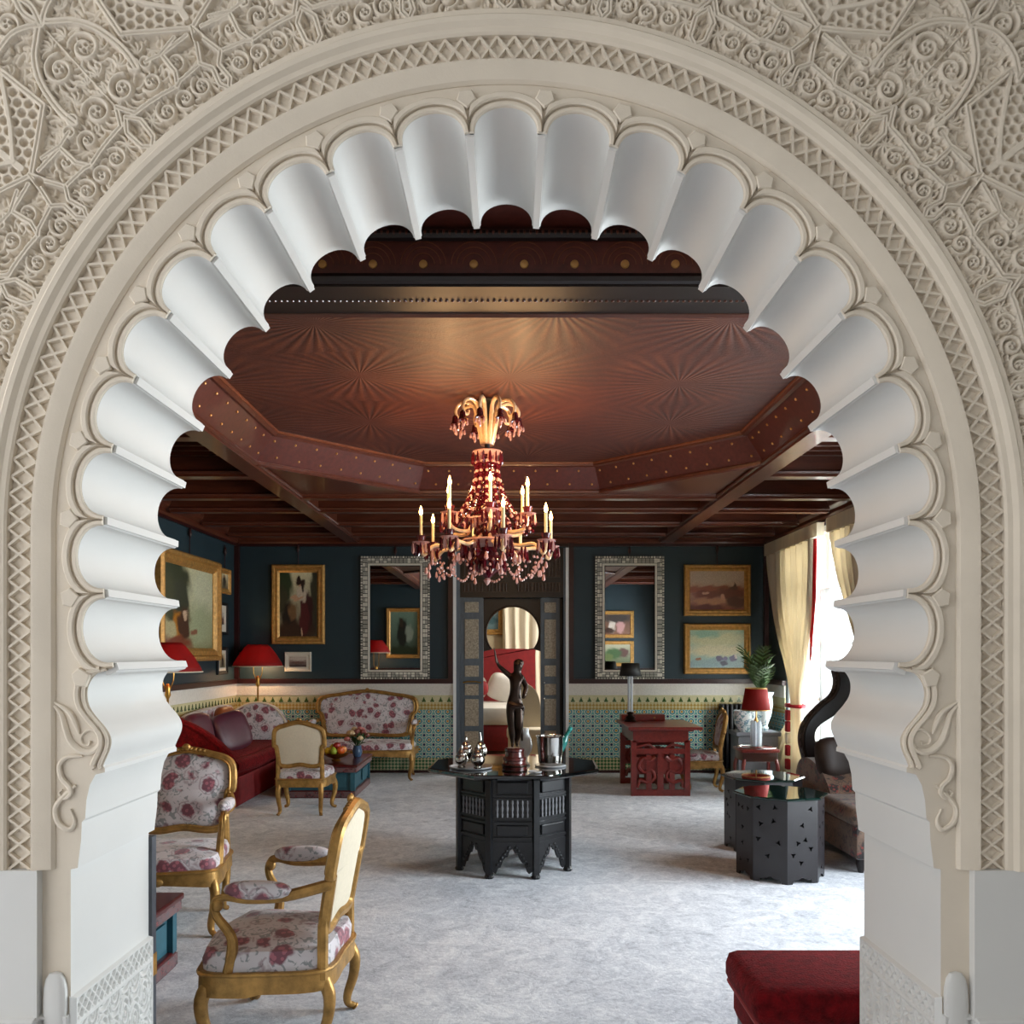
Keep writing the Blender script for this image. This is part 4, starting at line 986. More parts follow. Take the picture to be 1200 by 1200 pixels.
l_, w_, h_ = wallpx(319, 381, 662, 755); picture('oil_painting', 'gilt framed oil painting of a standing woman in a dark red skirt', l_, 0, w_, h_, .105, woman, cord=.30)
l_, w_, h_ = wallpx(334, 365, 764, 787); picture('small_picture', 'small landscape print in a white mount under the painting of a woman', l_, 0, w_, h_, .045, small_sc, 'mat_white', 'picture', mount=.02, dep=.025)
l_, w_, h_ = wallpx(801, 879, 662, 722); picture('oil_painting', 'gilt framed red desert landscape hanging above the pale painting', l_, 0, w_, h_, .085, red_land, cord=.28)
l_, w_, h_ = wallpx(801, 879, 731, 790); picture('oil_painting', 'gilt framed pale seashore painting with horses under the red landscape', l_, 0, w_, h_, .085, pale_land)
LW = LEFT+.005
def leftpx(x0, x1, y0, y1):
    ya, yb = (LW+.05)*F/(x0-VPX), (LW+.05)*F/(x1-VPX); z1 = EYE+(HOR-y0)*yb/F; z0 = EYE+(HOR-y1)*yb/F
    return (LW, (ya+yb)/2, (z0+z1)/2), abs(yb-ya), z1-z0
l_, w_, h_ = leftpx(187, 257, 660, 774); picture('oil_painting', 'large gilt framed garden painting with a seated figure in ochre', l_, PI/2, w_, h_, .15, garden, cord=.33, dep=.09)
l_, w_, h_ = leftpx(259.5, 272.5, 668, 697); picture('small_picture', 'small gilt framed figure picture at top of the corner stack', l_, PI/2, w_, h_, .07, figure, cord=.30, dep=.04, cat='picture')
l_, w_, h_ = leftpx(258.5, 269.5, 707, 744); picture('small_picture', 'small black framed picture with wide pale mount mid corner stack', l_, PI/2, w_, h_, .04, small_sc, 'black', 'picture', mount=.09, dep=.03)
l_, w_, h_ = leftpx(258.2, 269.5, 758, 790); picture('small_picture', 'small black framed picture at the bottom of the corner stack', l_, PI/2, w_, h_, .05, figure, 'black', 'picture', mount=.04, dep=.03)
# on the room side of the arch wall: seen in the two mirrors
picture('oil_painting', 'gilt framed dark riding scene reflected in mirror above the settee', (-2.42, YB+.036, 2.05), PI, .80, 1.15, .09, dark_horse)
picture('oil_painting', 'gilt framed group portrait reflected in mirror above the desk, upper', (2.45, YB+.036, 2.25), PI, .80, .62, .08, interior)
picture('oil_painting', 'gilt framed bushy landscape reflected in mirror above the desk, lower', (2.45, YB+.036, 1.58), PI, .80, .58, .08, bush)
# mirrors with bone-inlay frames built of small plates
def inlay_mirror(label, x0, x1):
    l_, w_, h_ = wallpx(x0, x1, 652, 796); t = thing('inlaid_mirror', label, 'mirror', l_, 0, None)
    MB().box(-w_/2, w_/2, -.03, 0, -h_/2, h_/2).build('back_board', M['black'], t, None)
    fw = .135
    MB().box(-w_/2+fw, w_/2-fw, -.036, -.028, -h_/2+fw, h_/2-fw).build('glass', M['mirror'], t, None)
    pl = {}
    for k_, mt in (('inlay_plate', M['inlay']), ('silver_plate', M['inlay_dk'])):
        pl[k_] = MB().rbox(-.5, .5, -.5, .5, -.5, .5, .08).mesh(k_, mt)
    def plate(cx, cz, sx, sz, k_, d=.012):
        o = bpy.data.objects.new(k_, pl[k_]); COL.objects.link(o); o.parent = t; o.location = (cx, -.03-d/2, cz); o.scale = (sx, d, sz)
    rnd = random.Random(int(x0))
    for s_ in (-1, 1):
        n = 44
        for i in range(n):       # outer dots, broad middle plates, inner slip along the uprights
            z = -h_/2+(i+.5)*h_/n
            plate(s_*(w_/2-.014), z, .022, h_/n*.72, rnd.choice(['inlay_plate', 'inlay_plate', 'silver_plate']))
        n = 27
        for i in range(n):
            z = -h_/2+.03+(i+.5)*(h_-.06)/n
            for xx in (.046, .078): plate(s_*(w_/2-xx), z, .028, (h_-.06)/n*.84, 'inlay_plate' if (i % 9) in (0, 4) else rnd.choice(['inlay_plate', 'silver_plate', 'silver_plate']), .016)
        plate(s_*(w_/2-.112), 0, .026, h_-.21, 'inlay_plate', .022)
        n = 25
        for i in range(n):
            x = -w_/2+(i+.5)*w_/n; plate(x, s_*(h_/2-.014), w_/n*.72, .022, rnd.choice(['inlay_plate', 'silver_plate']))
        n = 14
        for i in range(n):
            x = -w_/2+.09+(i+.5)*(w_-.18)/n
            for zz in (.046, .078): plate(x, s_*(h_/2-zz), (w_-.18)/n*.84, .028, rnd.choice(['inlay_plate', 'silver_plate', 'silver_plate']), .016)
        plate(0, s_*(h_/2-.112), w_-.20, .026, 'inlay_plate', .022)
    MB().tube([(0, -.02, h_/2-.01), (0, -.02, h_/2+.16)], .006, 6).build('hanging_cord', M['redtrim'], t)
    MB().lathe([(.004, 0), (.02, .03), (.022, .05), (.012, .09), (.006, .11)], 10, (0, -.025, h_/2+.02)).build('tassel', M['redtrim'], t)
inlay_mirror('tall bone inlaid mirror hanging above the floral settee', 423, 504)
inlay_mirror('tall bone inlaid mirror hanging above the desk lamp', 697, 778)
# bedroom picture
l_, w_, h_ = wallpx(566, 590.5, 704, 744, BY-.01); picture('oil_painting', 'gilt framed blue landscape on the bedroom wall', (l_[0]-.22, l_[1], l_[2]), 0, w_+.44, h_, .1, ('#9fb7c0', '#5f7a7c', [(.7, .4, .3, .2, '#4a6a70', .6), (.6, .6, .2, .1, '#d8d8c8', .6)]))
# ------------------------------------------------------------------ gilded upholstered seating
def back_loop(w_, z0, z1, crest, tilt, y0, n=8):
    """outline of a cartouche back, closed loop of points (x, y, z)"""
    hw = w_/2
    half = [(0, z1+crest), (hw*.25, z1+crest*.75), (hw*.55, z1+crest*.15), (hw*.85, z1-.02), (hw*1.0, z1-.07), (hw*1.02, z1-.2), (hw*.94, (z0+z1)/2), (hw*.88, z0+.08), (hw*.82, z0+.01), (hw*.5, z0-.005), (0, z0+.012)]
    pts = half+[(-x, z) for x, z in reversed(half[1:-1])]
    loop = cat_rom([Vector((x, z, 0)) for x, z in pts], n//2, True)
    return [Vector((p.x, y0+(p.y-z0)*tilt, p.y)) for p in loop]
def cab(p0, kick, h, r=1.0):
    x, y = p0; kx, ky = kick
    pts = cat_rom([(x, y, h), (x+kx*.035, y+ky*.035, h*.78), (x+kx*.03, y+ky*.03, h*.5), (x+kx*.002, y+ky*.002, h*.22), (x+kx*.006, y+ky*.006, h*.09), (x+kx*.03, y+ky*.03, .016), (x+kx*.04, y+ky*.04, .008)], 4)
    n = len(pts); rs = []
    for i in range(n):
        t = i/(n-1); rs.append(r*(.020*(1-t)**1.2+.0125+(.006 if t > .9 else 0)))
    return MB().tube(pts, rs, 10)
def louis_chair(t, arms=True, w_=.60, wb=.52, dep=.54, hs=.44, hb=1.0, fab='floral', wood='gilt', edge='gilt', rear='linen', leg_h=.30, crest=.035, tilt=.17, mid_legs=(), bwood=None):
    """faces -y; origin on the floor below the seat's middle"""
    fm, wm = M[fab], M[wood]
    yf, yb = -dep/2, dep/2
    # seat rail: serpentine loop
    loop = cat_rom([(-w_/2, yf+.04, 0), (-w_*.3, yf-.012, 0), (0, yf-.035, 0), (w_*.3, yf-.012, 0), (w_/2, yf+.04, 0), (w_/2*.99, 0, 0), (wb/2, yb-.02, 0), (0, yb, 0), (-wb/2, yb-.02, 0), (-w_/2*.99, 0, 0)], 5, True)
    n = len(loop); m = MB()
    def dip(p): return .012*math.cos(p.x/w_*2*PI)*(1 if p.y < 0 else 0)
    rings = []
    for (o_, z) in ((.0, leg_h+.02), (.006, leg_h-.01), (.004, leg_h+.04), (.0, leg_h+.075), (-.03, leg_h+.075)):
        rings.append([(p.x*(1+o_*2), p.y*(1+o_*2), z+(dip(p) if z < leg_h+.03 else 0)) for p in loop])
    m.ring_loft(rings, cap=True); fr = m.build('seat_frame', wm, t, 40)
    MB().tube([(p.x*1.012, p.y*1.012, leg_h+.066) for p in loop], .008, 6, True).build('gilt_bead', M[edge], fr)
    MB().ell((0, yf-.034, leg_h+.02), (.045, .014, .026), 10, 6).build('carved_shell', M[edge], fr)
    m = MB(); base = [Vector((p.x*.955, p.y*.955, leg_h+.07)) for p in loop]; up = [Vector((p.x*.965, p.y*.965, hs-.035)) for p in loop]; u2 = [Vector((p.x*.92, p.y*.92, hs)) for p in loop]
    m.ring_loft([base, up, u2], cap=False); m.dome(u2, (0, 0, 1), .035, 5); m.build('seat', fm, t, 60)
    for sx in (-1, 1):
        l_ = cab((sx*(w_/2-.035), yf+.055), (sx*.8, -.8), leg_h+.03).build('leg', wm, t)
        MB().tube([(sx*(w_/2-.035+.022), yf+.055-.030, leg_h*.9), (sx*(w_/2-.012), yf+.03, leg_h*.5), (sx*(w_/2-.03), yf+.04, leg_h*.2)], [.007, .006, .004], 5).build('gilt_edge', M[edge], l_)
        cab((sx*(wb/2-.03), yb-.035), (sx*.3, .9), leg_h+.03, .92).build('leg', wm, t)
    for mx in mid_legs: cab((mx, yf+.02), (0, -1), leg_h+.03).build('leg', wm, t)
    z0 = hs+.06; y0 = yb-.03
    loop2 = back_loop(wb+.02, z0, hb-.045, crest, tilt, y0)
    bf = MB().tube(loop2, .024, 8, True).build('back_frame', M[bwood] if bwood else wm, t)
    nb = Vector((0, -1, tilt)).normalized(); c_ = Vector((0, y0+((hb+z0)/2-z0)*tilt, (hb+z0)/2))
    ins_ = [p.lerp(c_, .055) for p in loop2]
    MB().tube([p+nb*.022 for p in ins_], .008, 6, True).build('gilt_bead', M[edge], bf)
    m = MB(); f0 = [p.lerp(c_, .07)+nb*.004 for p in loop2]; m.dome(f0, nb, .045, 6, c_); m.build('back_cushion', fm, t, 60)
    m = MB(); f0 = [p.lerp(c_, .07)-nb*.006 for p in loop2]; m.dome(list(reversed(f0)), -nb, .018, 5, c_); m.build('back_panel', M[rear], t, 60)
    cr = MB()
    topz = hb-.045+crest; yt = y0+(topz-z0)*tilt
    for k in range(-4, 5): cr.ell((k*.026, yt-.012, topz+.012-abs(k)*.0045), (.017, .016, .018-abs(k)*.0012), 8, 6)
    cr.ell((0, yt-.02, topz+.02), (.026, .016, .024), 8, 6); cr.build('carved_crest', M[edge], bf)
    for sx in (-1, 1):     # stiles down to the seat
        MB().tube([(sx*(wb/2-.012), y0+.0, leg_h+.03), (sx*(wb/2+.01)*.90, y0+.002, z0+.03), (sx*(wb/2+.01)*.90, y0+.09*tilt, z0+.10)], [.024, .022, .014], 8).build('stile', M[bwood] if bwood else wm, t)
        if arms:
            ay = y0+(.70-z0)*tilt
            arm = cat_rom([(sx*(wb/2+.0), y0+.2*tilt+.005, hs+.26), (sx*(wb/2+.05), .10, hs+.225), (sx*(w_/2+.0), -.04, hs+.215), (sx*(w_/2+.012), -.125, hs+.225), (sx*(w_/2+.015), -.165, hs+.205), (sx*(w_/2+.01), -.165, hs+.15), (sx*(w_/2-.01), -.11, hs+.05), (sx*(w_/2-.012), -.13, leg_h+.06)], 5)
            n_ = len(arm); ar = MB().tube(arm, [.020+.004*math.cos(6*i/n_) for i in range(n_)], 8).build('arm', wm, t)
            MB().tube([p+Vector((sx*.016, -.008, .010)) for p in arm[6:]], .006, 5).build('gilt_edge', M[edge], ar)
            pd = MB().ell((0, 0, 0), (.038, .135, .036), 14, 8, .8); pd.xf(Matrix.Translation((sx*(w_/2-.012+.015), -.005, hs+.252))); pd.build('arm_pad', fm, ar, 60)
            MB().ell((sx*(w_/2+.016), -.16, hs+.195), (.026, .024, .028), 10, 6).build('arm_scroll', M[edge], ar)
    return t
t = thing('gilt_armchair', 'gilt armchair with cream linen back panel and rose brocade seat, seen from behind', 'armchair', (-.965, 3.64, 0), math.radians(-93))
louis_chair(t, True, .60, .47, .52, .42, .97, 'floral', 'gilt', 'gilt', 'linen', .27)
t = thing('gilt_armchair', 'gilt armchair facing the camera in pale rose brocade beside the arch jamb', 'armchair', (-1.985, 5.02, 0), math.radians(6))
louis_chair(t, True, .62, .54, .56, .45, 1.0, 'floral', 'gilt', 'gilt', 'linen', .31)
t = thing('gilt_side_chair', 'gilt side chair with plain linen back panel drawn up to the claret coffee table', 'chair', (-2.06, 8.62, 0), math.radians(180))
louis_chair(t, False, .52, .46, .50, .43, .93, 'floral', 'gilt', 'gilt', 'linen', .29)
t = thing('gilt_side_chair', 'gilt side chair with rose back and pale seat drawn up to the mahogany desk', 'chair', (2.24, 9.98, 0), math.radians(-93))
louis_chair(t, False, .46, .40, .44, .43, .93, 'floral', 'gilt', 'gilt', 'floral', .29)
t = thing('gilt_settee', 'long gilt settee in pale rose brocade against the tiled wall', 'settee', (-1.87, 10.93, 0), 0)
louis_chair(t, True, 1.30, 1.26, .56, .46, 1.09, 'floral', 'gilt', 'gilt', 'linen', .31, .05, .12, (0.0,))
# ------------------------------------------------------------------ octagonal centre table
def octo(a, rot=PI/8): R = a/math.cos(PI/8); return [(R*math.cos(rot+k*PI/4), R*math.sin(rot+k*PI/4)) for k in range(8)]
TZ = .76
ct = thing('octagonal_table', 'black octagonal table with carved panels and black glass top', 'table', (.035, 6.45, 0), math.radians(-2))
tp = MB(); o1, o2, o3 = octo(.62), octo(.605), octo(.50)
tp.ring_loft([[(*p, TZ-.055) for p in o3], [(*p, TZ-.035) for p in o2], [(*p, TZ-.022) for p in o1], [(*p, TZ-.004) for p in o1], [(*p, TZ) for p in o2]]); tp.build('top', M['blackglass'], ct, None)
ba = .405; bo = octo(ba)
for k in range(8):
    a, b = Vector(bo[k]), Vector(bo[(k+1) % 8]); mid = (a+b)/2; L_ = (b-a).length; ang = math.atan2(mid.y, mid.x)
    MX = Matrix.Translation((mid.x, mid.y, 0)) @ Matrix.Rotation(ang-PI/2+PI, 4, 'Z')     # local -y looks outward
    hw = L_/2
    def pbuild(m, name, mat, par, s=None): m.xf(MX); return m.build(name, mat, par, s)
    fc = pbuild(MB().box(-hw+.02, hw-.02, .012, .03, .255, TZ-.05), 'face', M['ebony'], ct)
    for z0, z1 in ((.60, .685), (.30, .375)):
        pbuild(MB().rbox(-hw+.055, hw-.055, -.006, .016, z0, z1, .008), 'raised_panel', M['ebony'], fc)
    for z0, z1 in ((.70, .712), (.575, .59), (.385, .40), (.275, .29), (.42, .432), (.555, .567)):
        pbuild(MB().box(-hw+.03, hw-.03, -.004, .016, z0, z1), 'rail', M['ebony'], fc)
    pbuild(MB().box(-hw+.045, hw-.045, .006, .013, .432, .555), 'spindle_recess', M['ebony'], fc)
    for i in range(7):
        x = -hw+.06+i*(2*hw-.12)/6
        pbuild(MB().lathe([(.006, 0), (.009, .02), (.005, .035), (.010, .062), (.005, .088), (.009, .103), (.006, .123)], 8, (x, -.001, .432)), 'spindle', M['spindle_gleam'], fc, 40)
    # pierced arched apron between the feet
    apr = [(-hw+.02, .255), (-hw+.02, .05)]; n = 14
    for i in range(n+1):
        u = i/n; x = (-hw+.05)+u*(2*hw-.1); v = 1-abs(2*u-1); z = .02+.19*v**.8+.014*math.sin(u*PI*10); apr.append((x, min(.23, max(.03, z))))
    apr += [(hw-.02, .05), (hw-.02, .255)]
    pbuild(MB().prism(apr, .006, .022), 'apron', M['ebony'], fc)
    for i in range(6):
        for s_ in (-1, 1):
            u = (i+.6)/6.5; x = s_*(hw-.05-u*(hw-.06)); z = .08+.16*u
            if k in (4, 5, 6): pbuild(MB().ell((x, .004, z), (.012, .008, .012), 8, 5), 'carved_bead', M['ebony'], fc, 40)
    pq = Vector(bo[k]); po = MB().box(-.021, .021, -.021, .021, .0, TZ-.045); po.xf(Matrix.Translation((pq.x*.985, pq.y*.985, 0)) @ Matrix.Rotation(math.atan2(pq.y, pq.x), 4, 'Z'))
    lg = po.build('leg', M['ebony'], ct, None)
    f_ = MB().lathe([(.030, 0), (.034, .012), (.024, .03)], 8, (pq.x*.985, pq.y*.985, 0)); f_.build('foot', M['ebony'], lg)
# things on the centre table
def lathe_thing(name, label, cat, loc, prof, mat, parts=(), n=20, group=None):
    t = thing(name, label, cat, loc, 0, group); MB().lathe(prof, n).build('body', mat, t)
    for nm, pr, mt in parts: MB().lathe(pr, n).build(nm, mt, t)
    return t
def onT(x, y): # table-top point by pixel
    Y = (EYE-TZ)*F/(y-HOR); return ((x-VPX)*Y/F, Y, TZ)
lathe_thing('glass_tray', 'round clear glass tray under the silver caddies', 'tray', onT(552, 900), [(.14, 0), (.155, .006), (.16, .016), (.15, .016), (.14, .008)], M['crystal'], n=28)
pots = [(541, 902, 1.0, 'small round lidded silver pot at the tray edge beside the table rim'), (560, 903, 1.05, 'round lidded silver pot with reddish reflections at front of the tray'), (546, 894, 1.15, 'tall domed silver pot behind the round pots'), (563, 893, 1.1, 'silver pot with pointed finial behind the reddish pot')]
for (x, y, s_, lb) in pots:
    l_ = onT(x, y); l_ = (l_[0], l_[1], TZ+.014)
    lathe_thing('silver_pot', lb, 'pot', l_, [(.026*s_, 0), (.030*s_, .006), (.022*s_, .014), (.044*s_, .04*s_), (.049*s_, .065*s_), (.043*s_, .088*s_), (.034*s_, .096*s_)], M['silver'],
        [('lid', [(.036*s_, .095*s_), (.034*s_, .106*s_), (.018*s_, .126*s_), (.006*s_, .133*s_)], M['silver']), ('finial', [(.004, .132*s_), (.011*s_, .142*s_), (.009*s_, .152*s_), (.003, .166*s_+(.03 if 'pointed' in lb else 0))], M['silver'])])
st = onT(603, 900)
t = thing('marble_plinth', 'stepped oxblood marble plinth under the bronze figure', 'plinth', st)
MB().lathe([(.088, 0), (.090, .01), (.090, .03), (.080, .038), (.078, .055), (.084, .06), (.084, .078), (.070, .085), (.066, .12), (.072, .126), (.072, .14), (.062, .146)], 24).build('body', M['marble'], t)
MB().lathe([(.0905, .012), (.094, .02), (.0905, .028)], 24).build('bronze_band', M['bronze'], t)
def skin_figure(name, joints, edges, mat, loc, root=0, rotz=0.0, sub=2):
    me = bpy.data.meshes.new(name); me.from_pydata([j[0] for j in joints], edges, [])
    bm = bmesh.new(); bm.from_mesh(me); ly = bm.verts.layers.skin.verify(); bm.verts.ensure_lookup_table()
    for v, j in zip(bm.verts, joints):
        r = j[1]; v[ly].radius = r if isinstance(r, tuple) else (r, r); v[ly].use_root = (v.index == root)
    bm.to_mesh(me); bm.free(); me.materials.append(mat)
    o = bpy.data.objects.new(name, me); COL.objects.link(o); o.location = loc; o.rotation_euler = (0, 0, rotz)
    md = o.modifiers.new('skin', 'SKIN'); md.use_smooth_shade = True; s_ = o.modifiers.new('sub', 'SUBSURF'); s_.levels = sub; s_.render_levels = sub; return o
J_ = [((0, 0, .33), (.062, .050)), ((.004, 0, .40), (.050, .040)), ((.010, -.006, .47), (.062, .046)), ((.014, -.006, .525), (.052, .036)), ((.018, -.006, .56), .022), ((.026, -.010, .60), (.038, .042)), ((.030, -.012, .636), (.028, .032)),
      ((-.030, -.002, .525), .022), ((-.075, -.012, .565), .020), ((-.115, -.02, .605), .013), ((-.128, -.024, .635), .010), ((-.134, -.024, .665), .008),
      ((.056, -.004, .515), .021), ((.085, -.012, .45), .020), ((.070, -.05, .39), .016), ((.060, -.05, .365), .010),
      ((-.026, .0, .30), .046), ((-.022, -.006, .17), .032), ((-.016, .004, .10), .028), ((-.014, .002, .035), .012), ((-.018, -.024, .014), .010),
      ((.026, .002, .30), .046), ((.034, -.020, .18), .032), ((.024, .018, .10), .027), ((.014, .030, .04), .012), ((.020, .008, .014), .010)]
E_ = [(0, 1), (1, 2), (2, 3), (3, 4), (4, 5), (5, 6), (3, 7), (7, 8), (8, 9), (9, 10), (10, 11), (3, 12), (12, 13), (13, 14), (14, 15), (0, 16), (16, 17), (17, 18), (18, 19), (19, 20), (0, 21), (21, 22), (22, 23), (23, 24), (24, 25)]
fg = skin_figure('bronze_figure', J_, E_, M['bronze'], (st[0], st[1], TZ+.142), 0, 0)
tag(fg, 'dark bronze statuette of a figure raising one arm on the marble plinth', 'statue')
MB().tube([(-.132, -.03, .625), (-.142, -.034, .70), (-.150, -.034, .735)], [.007, .006, .003], 6).build('raised_staff', M['bronze'], fg)
MB().ell((.030, .010, .622), (.038, .040, .032), 12, 8).build('hair', M['bronze'], fg)
dp = cat_rom([(-.045, -.035, .34), (.01, -.05, .32), (.055, -.035, .31), (.06, .02, .27), (.05, .05, .18), (.055, .055, .05)], 5)
MB().tube(dp, [.014, .018, .02]+[.022]*(len(dp)-5)+[.016, .01], 8, flat=.6).build('drapery', M['bronze'], fg)
l_ = onT(616, 897)
lathe_thing('glass_decanter', 'clear glass ewer standing behind the bronze figure', 'decanter', l_, [(.032, 0), (.036, .008), (.014, .03), (.014, .06), (.045, .11), (.052, .16), (.036, .215), (.022, .25), (.026, .28)], M['crystal'])
l_ = onT(645, 898)
t = thing('ice_bucket', 'clear glass ice bucket with silver rim on the black table', 'bucket', l_)
MB().lathe([(.078, .012), (.086, .03), (.092, .10), (.102, .215), (.106, .225), (.099, .225), (.088, .11), (.080, .035), (.05, .025)], 28).build('body', M['silver'], t)
MB().lathe([(.0, .0), (.11, .0), (.118, .008), (.112, .014), (.08, .014)], 28).build('saucer', M['crystal'], t)
MB().tube([(.107*math.cos(2*PI*i/28), .107*math.sin(2*PI*i/28), .225) for i in range(28)], .005, 6, True).build('rim', M['silver'], t)
bt_ = thing('glass_bottle', 'teal glass bottle neck leaning over the ice bucket rim', 'bottle', (l_[0]+.045, l_[1], TZ+.09)); bt_.rotation_euler = (0, math.radians(28), 0)
tg = glassy('teal_bottle_glass', '#1f8078', .35)
MB().lathe([(.034, 0), (.036, .01), (.036, .10), (.030, .125), (.015, .155), (.013, .21), (.016, .212), (.016, .225)], 16).build('body', tg, bt_)
MB().lathe([(.0165, .205), (.0165, .228)], 12).build('foil', pm('teal_foil', '#2a8f88', .4), bt_)
lathe_thing('glass_dish', 'small pale glass dish at the foot of the ice bucket', 'dish', onT(627, 906), [(.02, 0), (.045, .006), (.05, .016), (.046, .016), (.03, .008)], M['crystal'])
# ------------------------------------------------------------------ coffee chests
def chest(name, label, x0, x1, y0, y1, h):
    t = thing(name, label, 'table', ((x0+x1)/2, (y0+y1)/2, 0)); a, b = (x1-x0)/2, (y1-y0)/2
    MB().rbox(-a, a, -b, b, .0, .085, .008).build('plinth', M['claret'], t, None)
    MB().box(-a-.004, a+.004, -b-.004, b+.004, .012, .07).build('plinth_border', M['trim_pat'], t, None)
    MB().box(-a+.03, a-.03, -b+.03, b-.03, .08, h-.08).build('body', M['tealdark'], t, None)
    for sx in (-1, 1):
        for sy in (-1, 1): MB().box(sx*a-(.05 if sx > 0 else 0), sx*a+(.05 if sx < 0 else 0), sy*b-(.05 if sy > 0 else 0), sy*b+(.05 if sy < 0 else 0), .08, h-.08).build('corner_post', M['teal'], t, None)
    for sx in (-1, 1):
        n = 2
        for i in range(n):
            c0 = -b+.05+i*(2*b-.1)/n; c1 = c0+(2*b-.1)/n
            x_ = sx*(a-.022); MB().box(min(x_, sx*a-.012*sx), max(x_, sx*a-.012*sx), c0+.05, c1-.05, .12, h-.12).build('teal_panel', M['teal'], t, None)
    for sy in (-1, 1):
        y_ = sy*(b-.022); MB().box(-a+.1, a-.1, min(y_, sy*b-.012*sy), max(y_, sy*b-.012*sy), .12, h-.12).build('teal_panel', M['teal'], t, None)
    MB().rbox(-a-.02, a+.02, -b-.02, b+.02, h-.085, h-.03, .008).build('border', M['trim_pat'], t, None)
    MB().rbox(-a-.03, a+.03, -b-.03, b+.03, h-.032, h, .010).build('top', M['claret'], t, None)
    return t
chest('coffee_chest', 'claret and teal coffee chest carrying fruit bowl and flowers', -2.46, -1.70, 9.38, 10.40, .37)
chest('coffee_chest', 'claret and teal chest partly hidden behind the arch jamb', -2.55, -1.70, 3.45, 4.36, .37)
fbx, fby, fbz = -1.98, 9.75, .37
t = thing('fruit_bowl', 'low gilt fruit bowl on the claret chest', 'bowl', (fbx, fby, fbz))
MB().lathe([(.05, 0), (.055, .012), (.03, .02), (.10, .045), (.155, .085), (.16, .09), (.148, .088), (.09, .055), (.02, .04)], 24).build('body', M['bowl'], t)
fr_ = [('yellow_apple', 'yellow apple', '#c9a021', (-.085, -.04, .115), .044, 'yellow apple at the rim of the gilt bowl'), ('green_pear', 'green', '#8a9a2c', (-.012, -.09, .112), .040, 'green pear at the front of the gilt bowl'),
       ('orange', 'orange', '#c2541a', (.06, -.05, .118), .048, 'orange resting in the gilt bowl'), ('red_apple', 'red', '#8c1c14', (.01, .0, .165), .047, 'red apple on top of the fruit pile'),
       ('peach', 'peach', '#d08a4a', (.07, .04, .12), .046, 'peach at the back of the fruit bowl'), ('yellow_pear', 'yel', '#b8a032', (-.055, .05, .12), .045, 'yellow pear at the back of the fruit bowl')]
for nm, _, col, p_, r_, lb in fr_:
    pear = 'pear' in nm; t = thing(nm, lb, 'fruit', (fbx+p_[0], fby+p_[1], fbz+p_[2]))
    MB().lathe([(r_*.3, -r_*.92), (r_*.8, -r_*.6), (r_, -.05*r_), (r_*.85, r_*.55), (r_*(.5 if pear else .45), r_*(1.0 if pear else .85)), (r_*.2, r_*(1.35 if pear else .8))], 14).build('body', pm(nm+'_skin', col, .35, var=.2, scale=25), t)
    MB().tube([(0, 0, r_*.75), (.004, 0, r_*(1.6 if pear else 1.15))], [.003, .002], 5).build('stem', M['darkwood'], t)
t = thing('flower_vase', 'small blue vase with pink and cream roses on the claret chest', 'vase', (-1.80, 10.1, .37))
MB().lathe([(.04, 0), (.055, .03), (.06, .07), (.045, .12), (.05, .135)], 16).build('vase_body', pm('blue_glaze', '#3f5a78', .2, coat=.4), t)
pk = [pm('pink_rose', '#b06a62', .6, var=.3, scale=40), pm('cream_rose', '#c9b089', .6, var=.2, scale=40), pm('dusky_rose', '#7a4038', .6, var=.3, scale=40)]
for i in range(13):
    a = i*2.4; r_ = .03+.1*math.sqrt(i/13); z = .33-.10*(i/13)+.02*math.sin(i*3); c_ = (r_*math.cos(a), r_*math.sin(a), z)
    MB().tube([(c_[0]*.1, c_[1]*.1, .12), (c_[0]*.7, c_[1]*.7, z-.05), c_], .003, 5).build('stem', M['leafdk'], t)
    b_ = MB(); b_.ell(c_, (.034, .034, .028), 10, 6)
    for k in range(5):
        q_ = a+k*2*PI/5; b_.ell((c_[0]+.02*math.cos(q_), c_[1]+.02*math.sin(q_), c_[2]-.004), (.02, .02, .022), 8, 5)
    b_.build('bloom', pk[i % 3], t)
for i in range(16):
    a = i*1.7; r_ = .10+.03*(i % 3); p0 = Vector((.03*math.cos(a), .03*math.sin(a), .14)); p1 = Vector((r_*math.cos(a), r_*math.sin(a), .16+.05*(i % 4)))
    d_ = (p1-p0); sd = d_.cross(Vector((0, 0, 1))).normalized()*.022; md_ = p0.lerp(p1, .55)+Vector((0, 0, .015))
    MB().add([p0, md_+sd, p1, md_-sd, md_+Vector((0, 0, -.006))], [(0, 1, 4), (1, 2, 4), (2, 3, 4), (3, 0, 4)]).build('leaf', M['leafdk'], t, None)
# ------------------------------------------------------------------ red corner sofa
so = thing('corner_sofa', 'crimson velvet corner sofa with floral backs under the left paintings', 'sofa', (0, 0, 0))
sx0, sx1, sy0, sy1 = LEFT+.09, -2.88, 8.75, 11.02
MB().rbox(sx0, sx1, sy0, sy1, .10, .36, .04).build('base', M['redvelvet'], so)
MB().rbox(sx0, sx1+.03, sy0+.16, sy1, .33, .50, .06).build('seat_cushion', M['redvelvet'], so, 60)
roll = MB().tube([(sx1+.02, sy0+.05, .42), (sx1+.05, 9.6, .40), (sx1+.02, sy1, .42)], [.075, .085, .075], 12); roll.build('front_roll', M['redvelvet'], so, 60)
fg_ = MB()
for i in range(110):
    y = sy0+(sy1-sy0)*i/109; fg_.tube([(sx1+.055, y, .30), (sx1+.06+.006*math.sin(i*2.1), y, .10), (sx1+.062, y, .012)], [.010, .012, .009], 5)
for i in range(36):
    x = sx0+(sx1-sx0)*i/35; fg_.tube([(x, sy0-.01, .30), (x, sy0-.015, .012)], [.012, .010], 5)
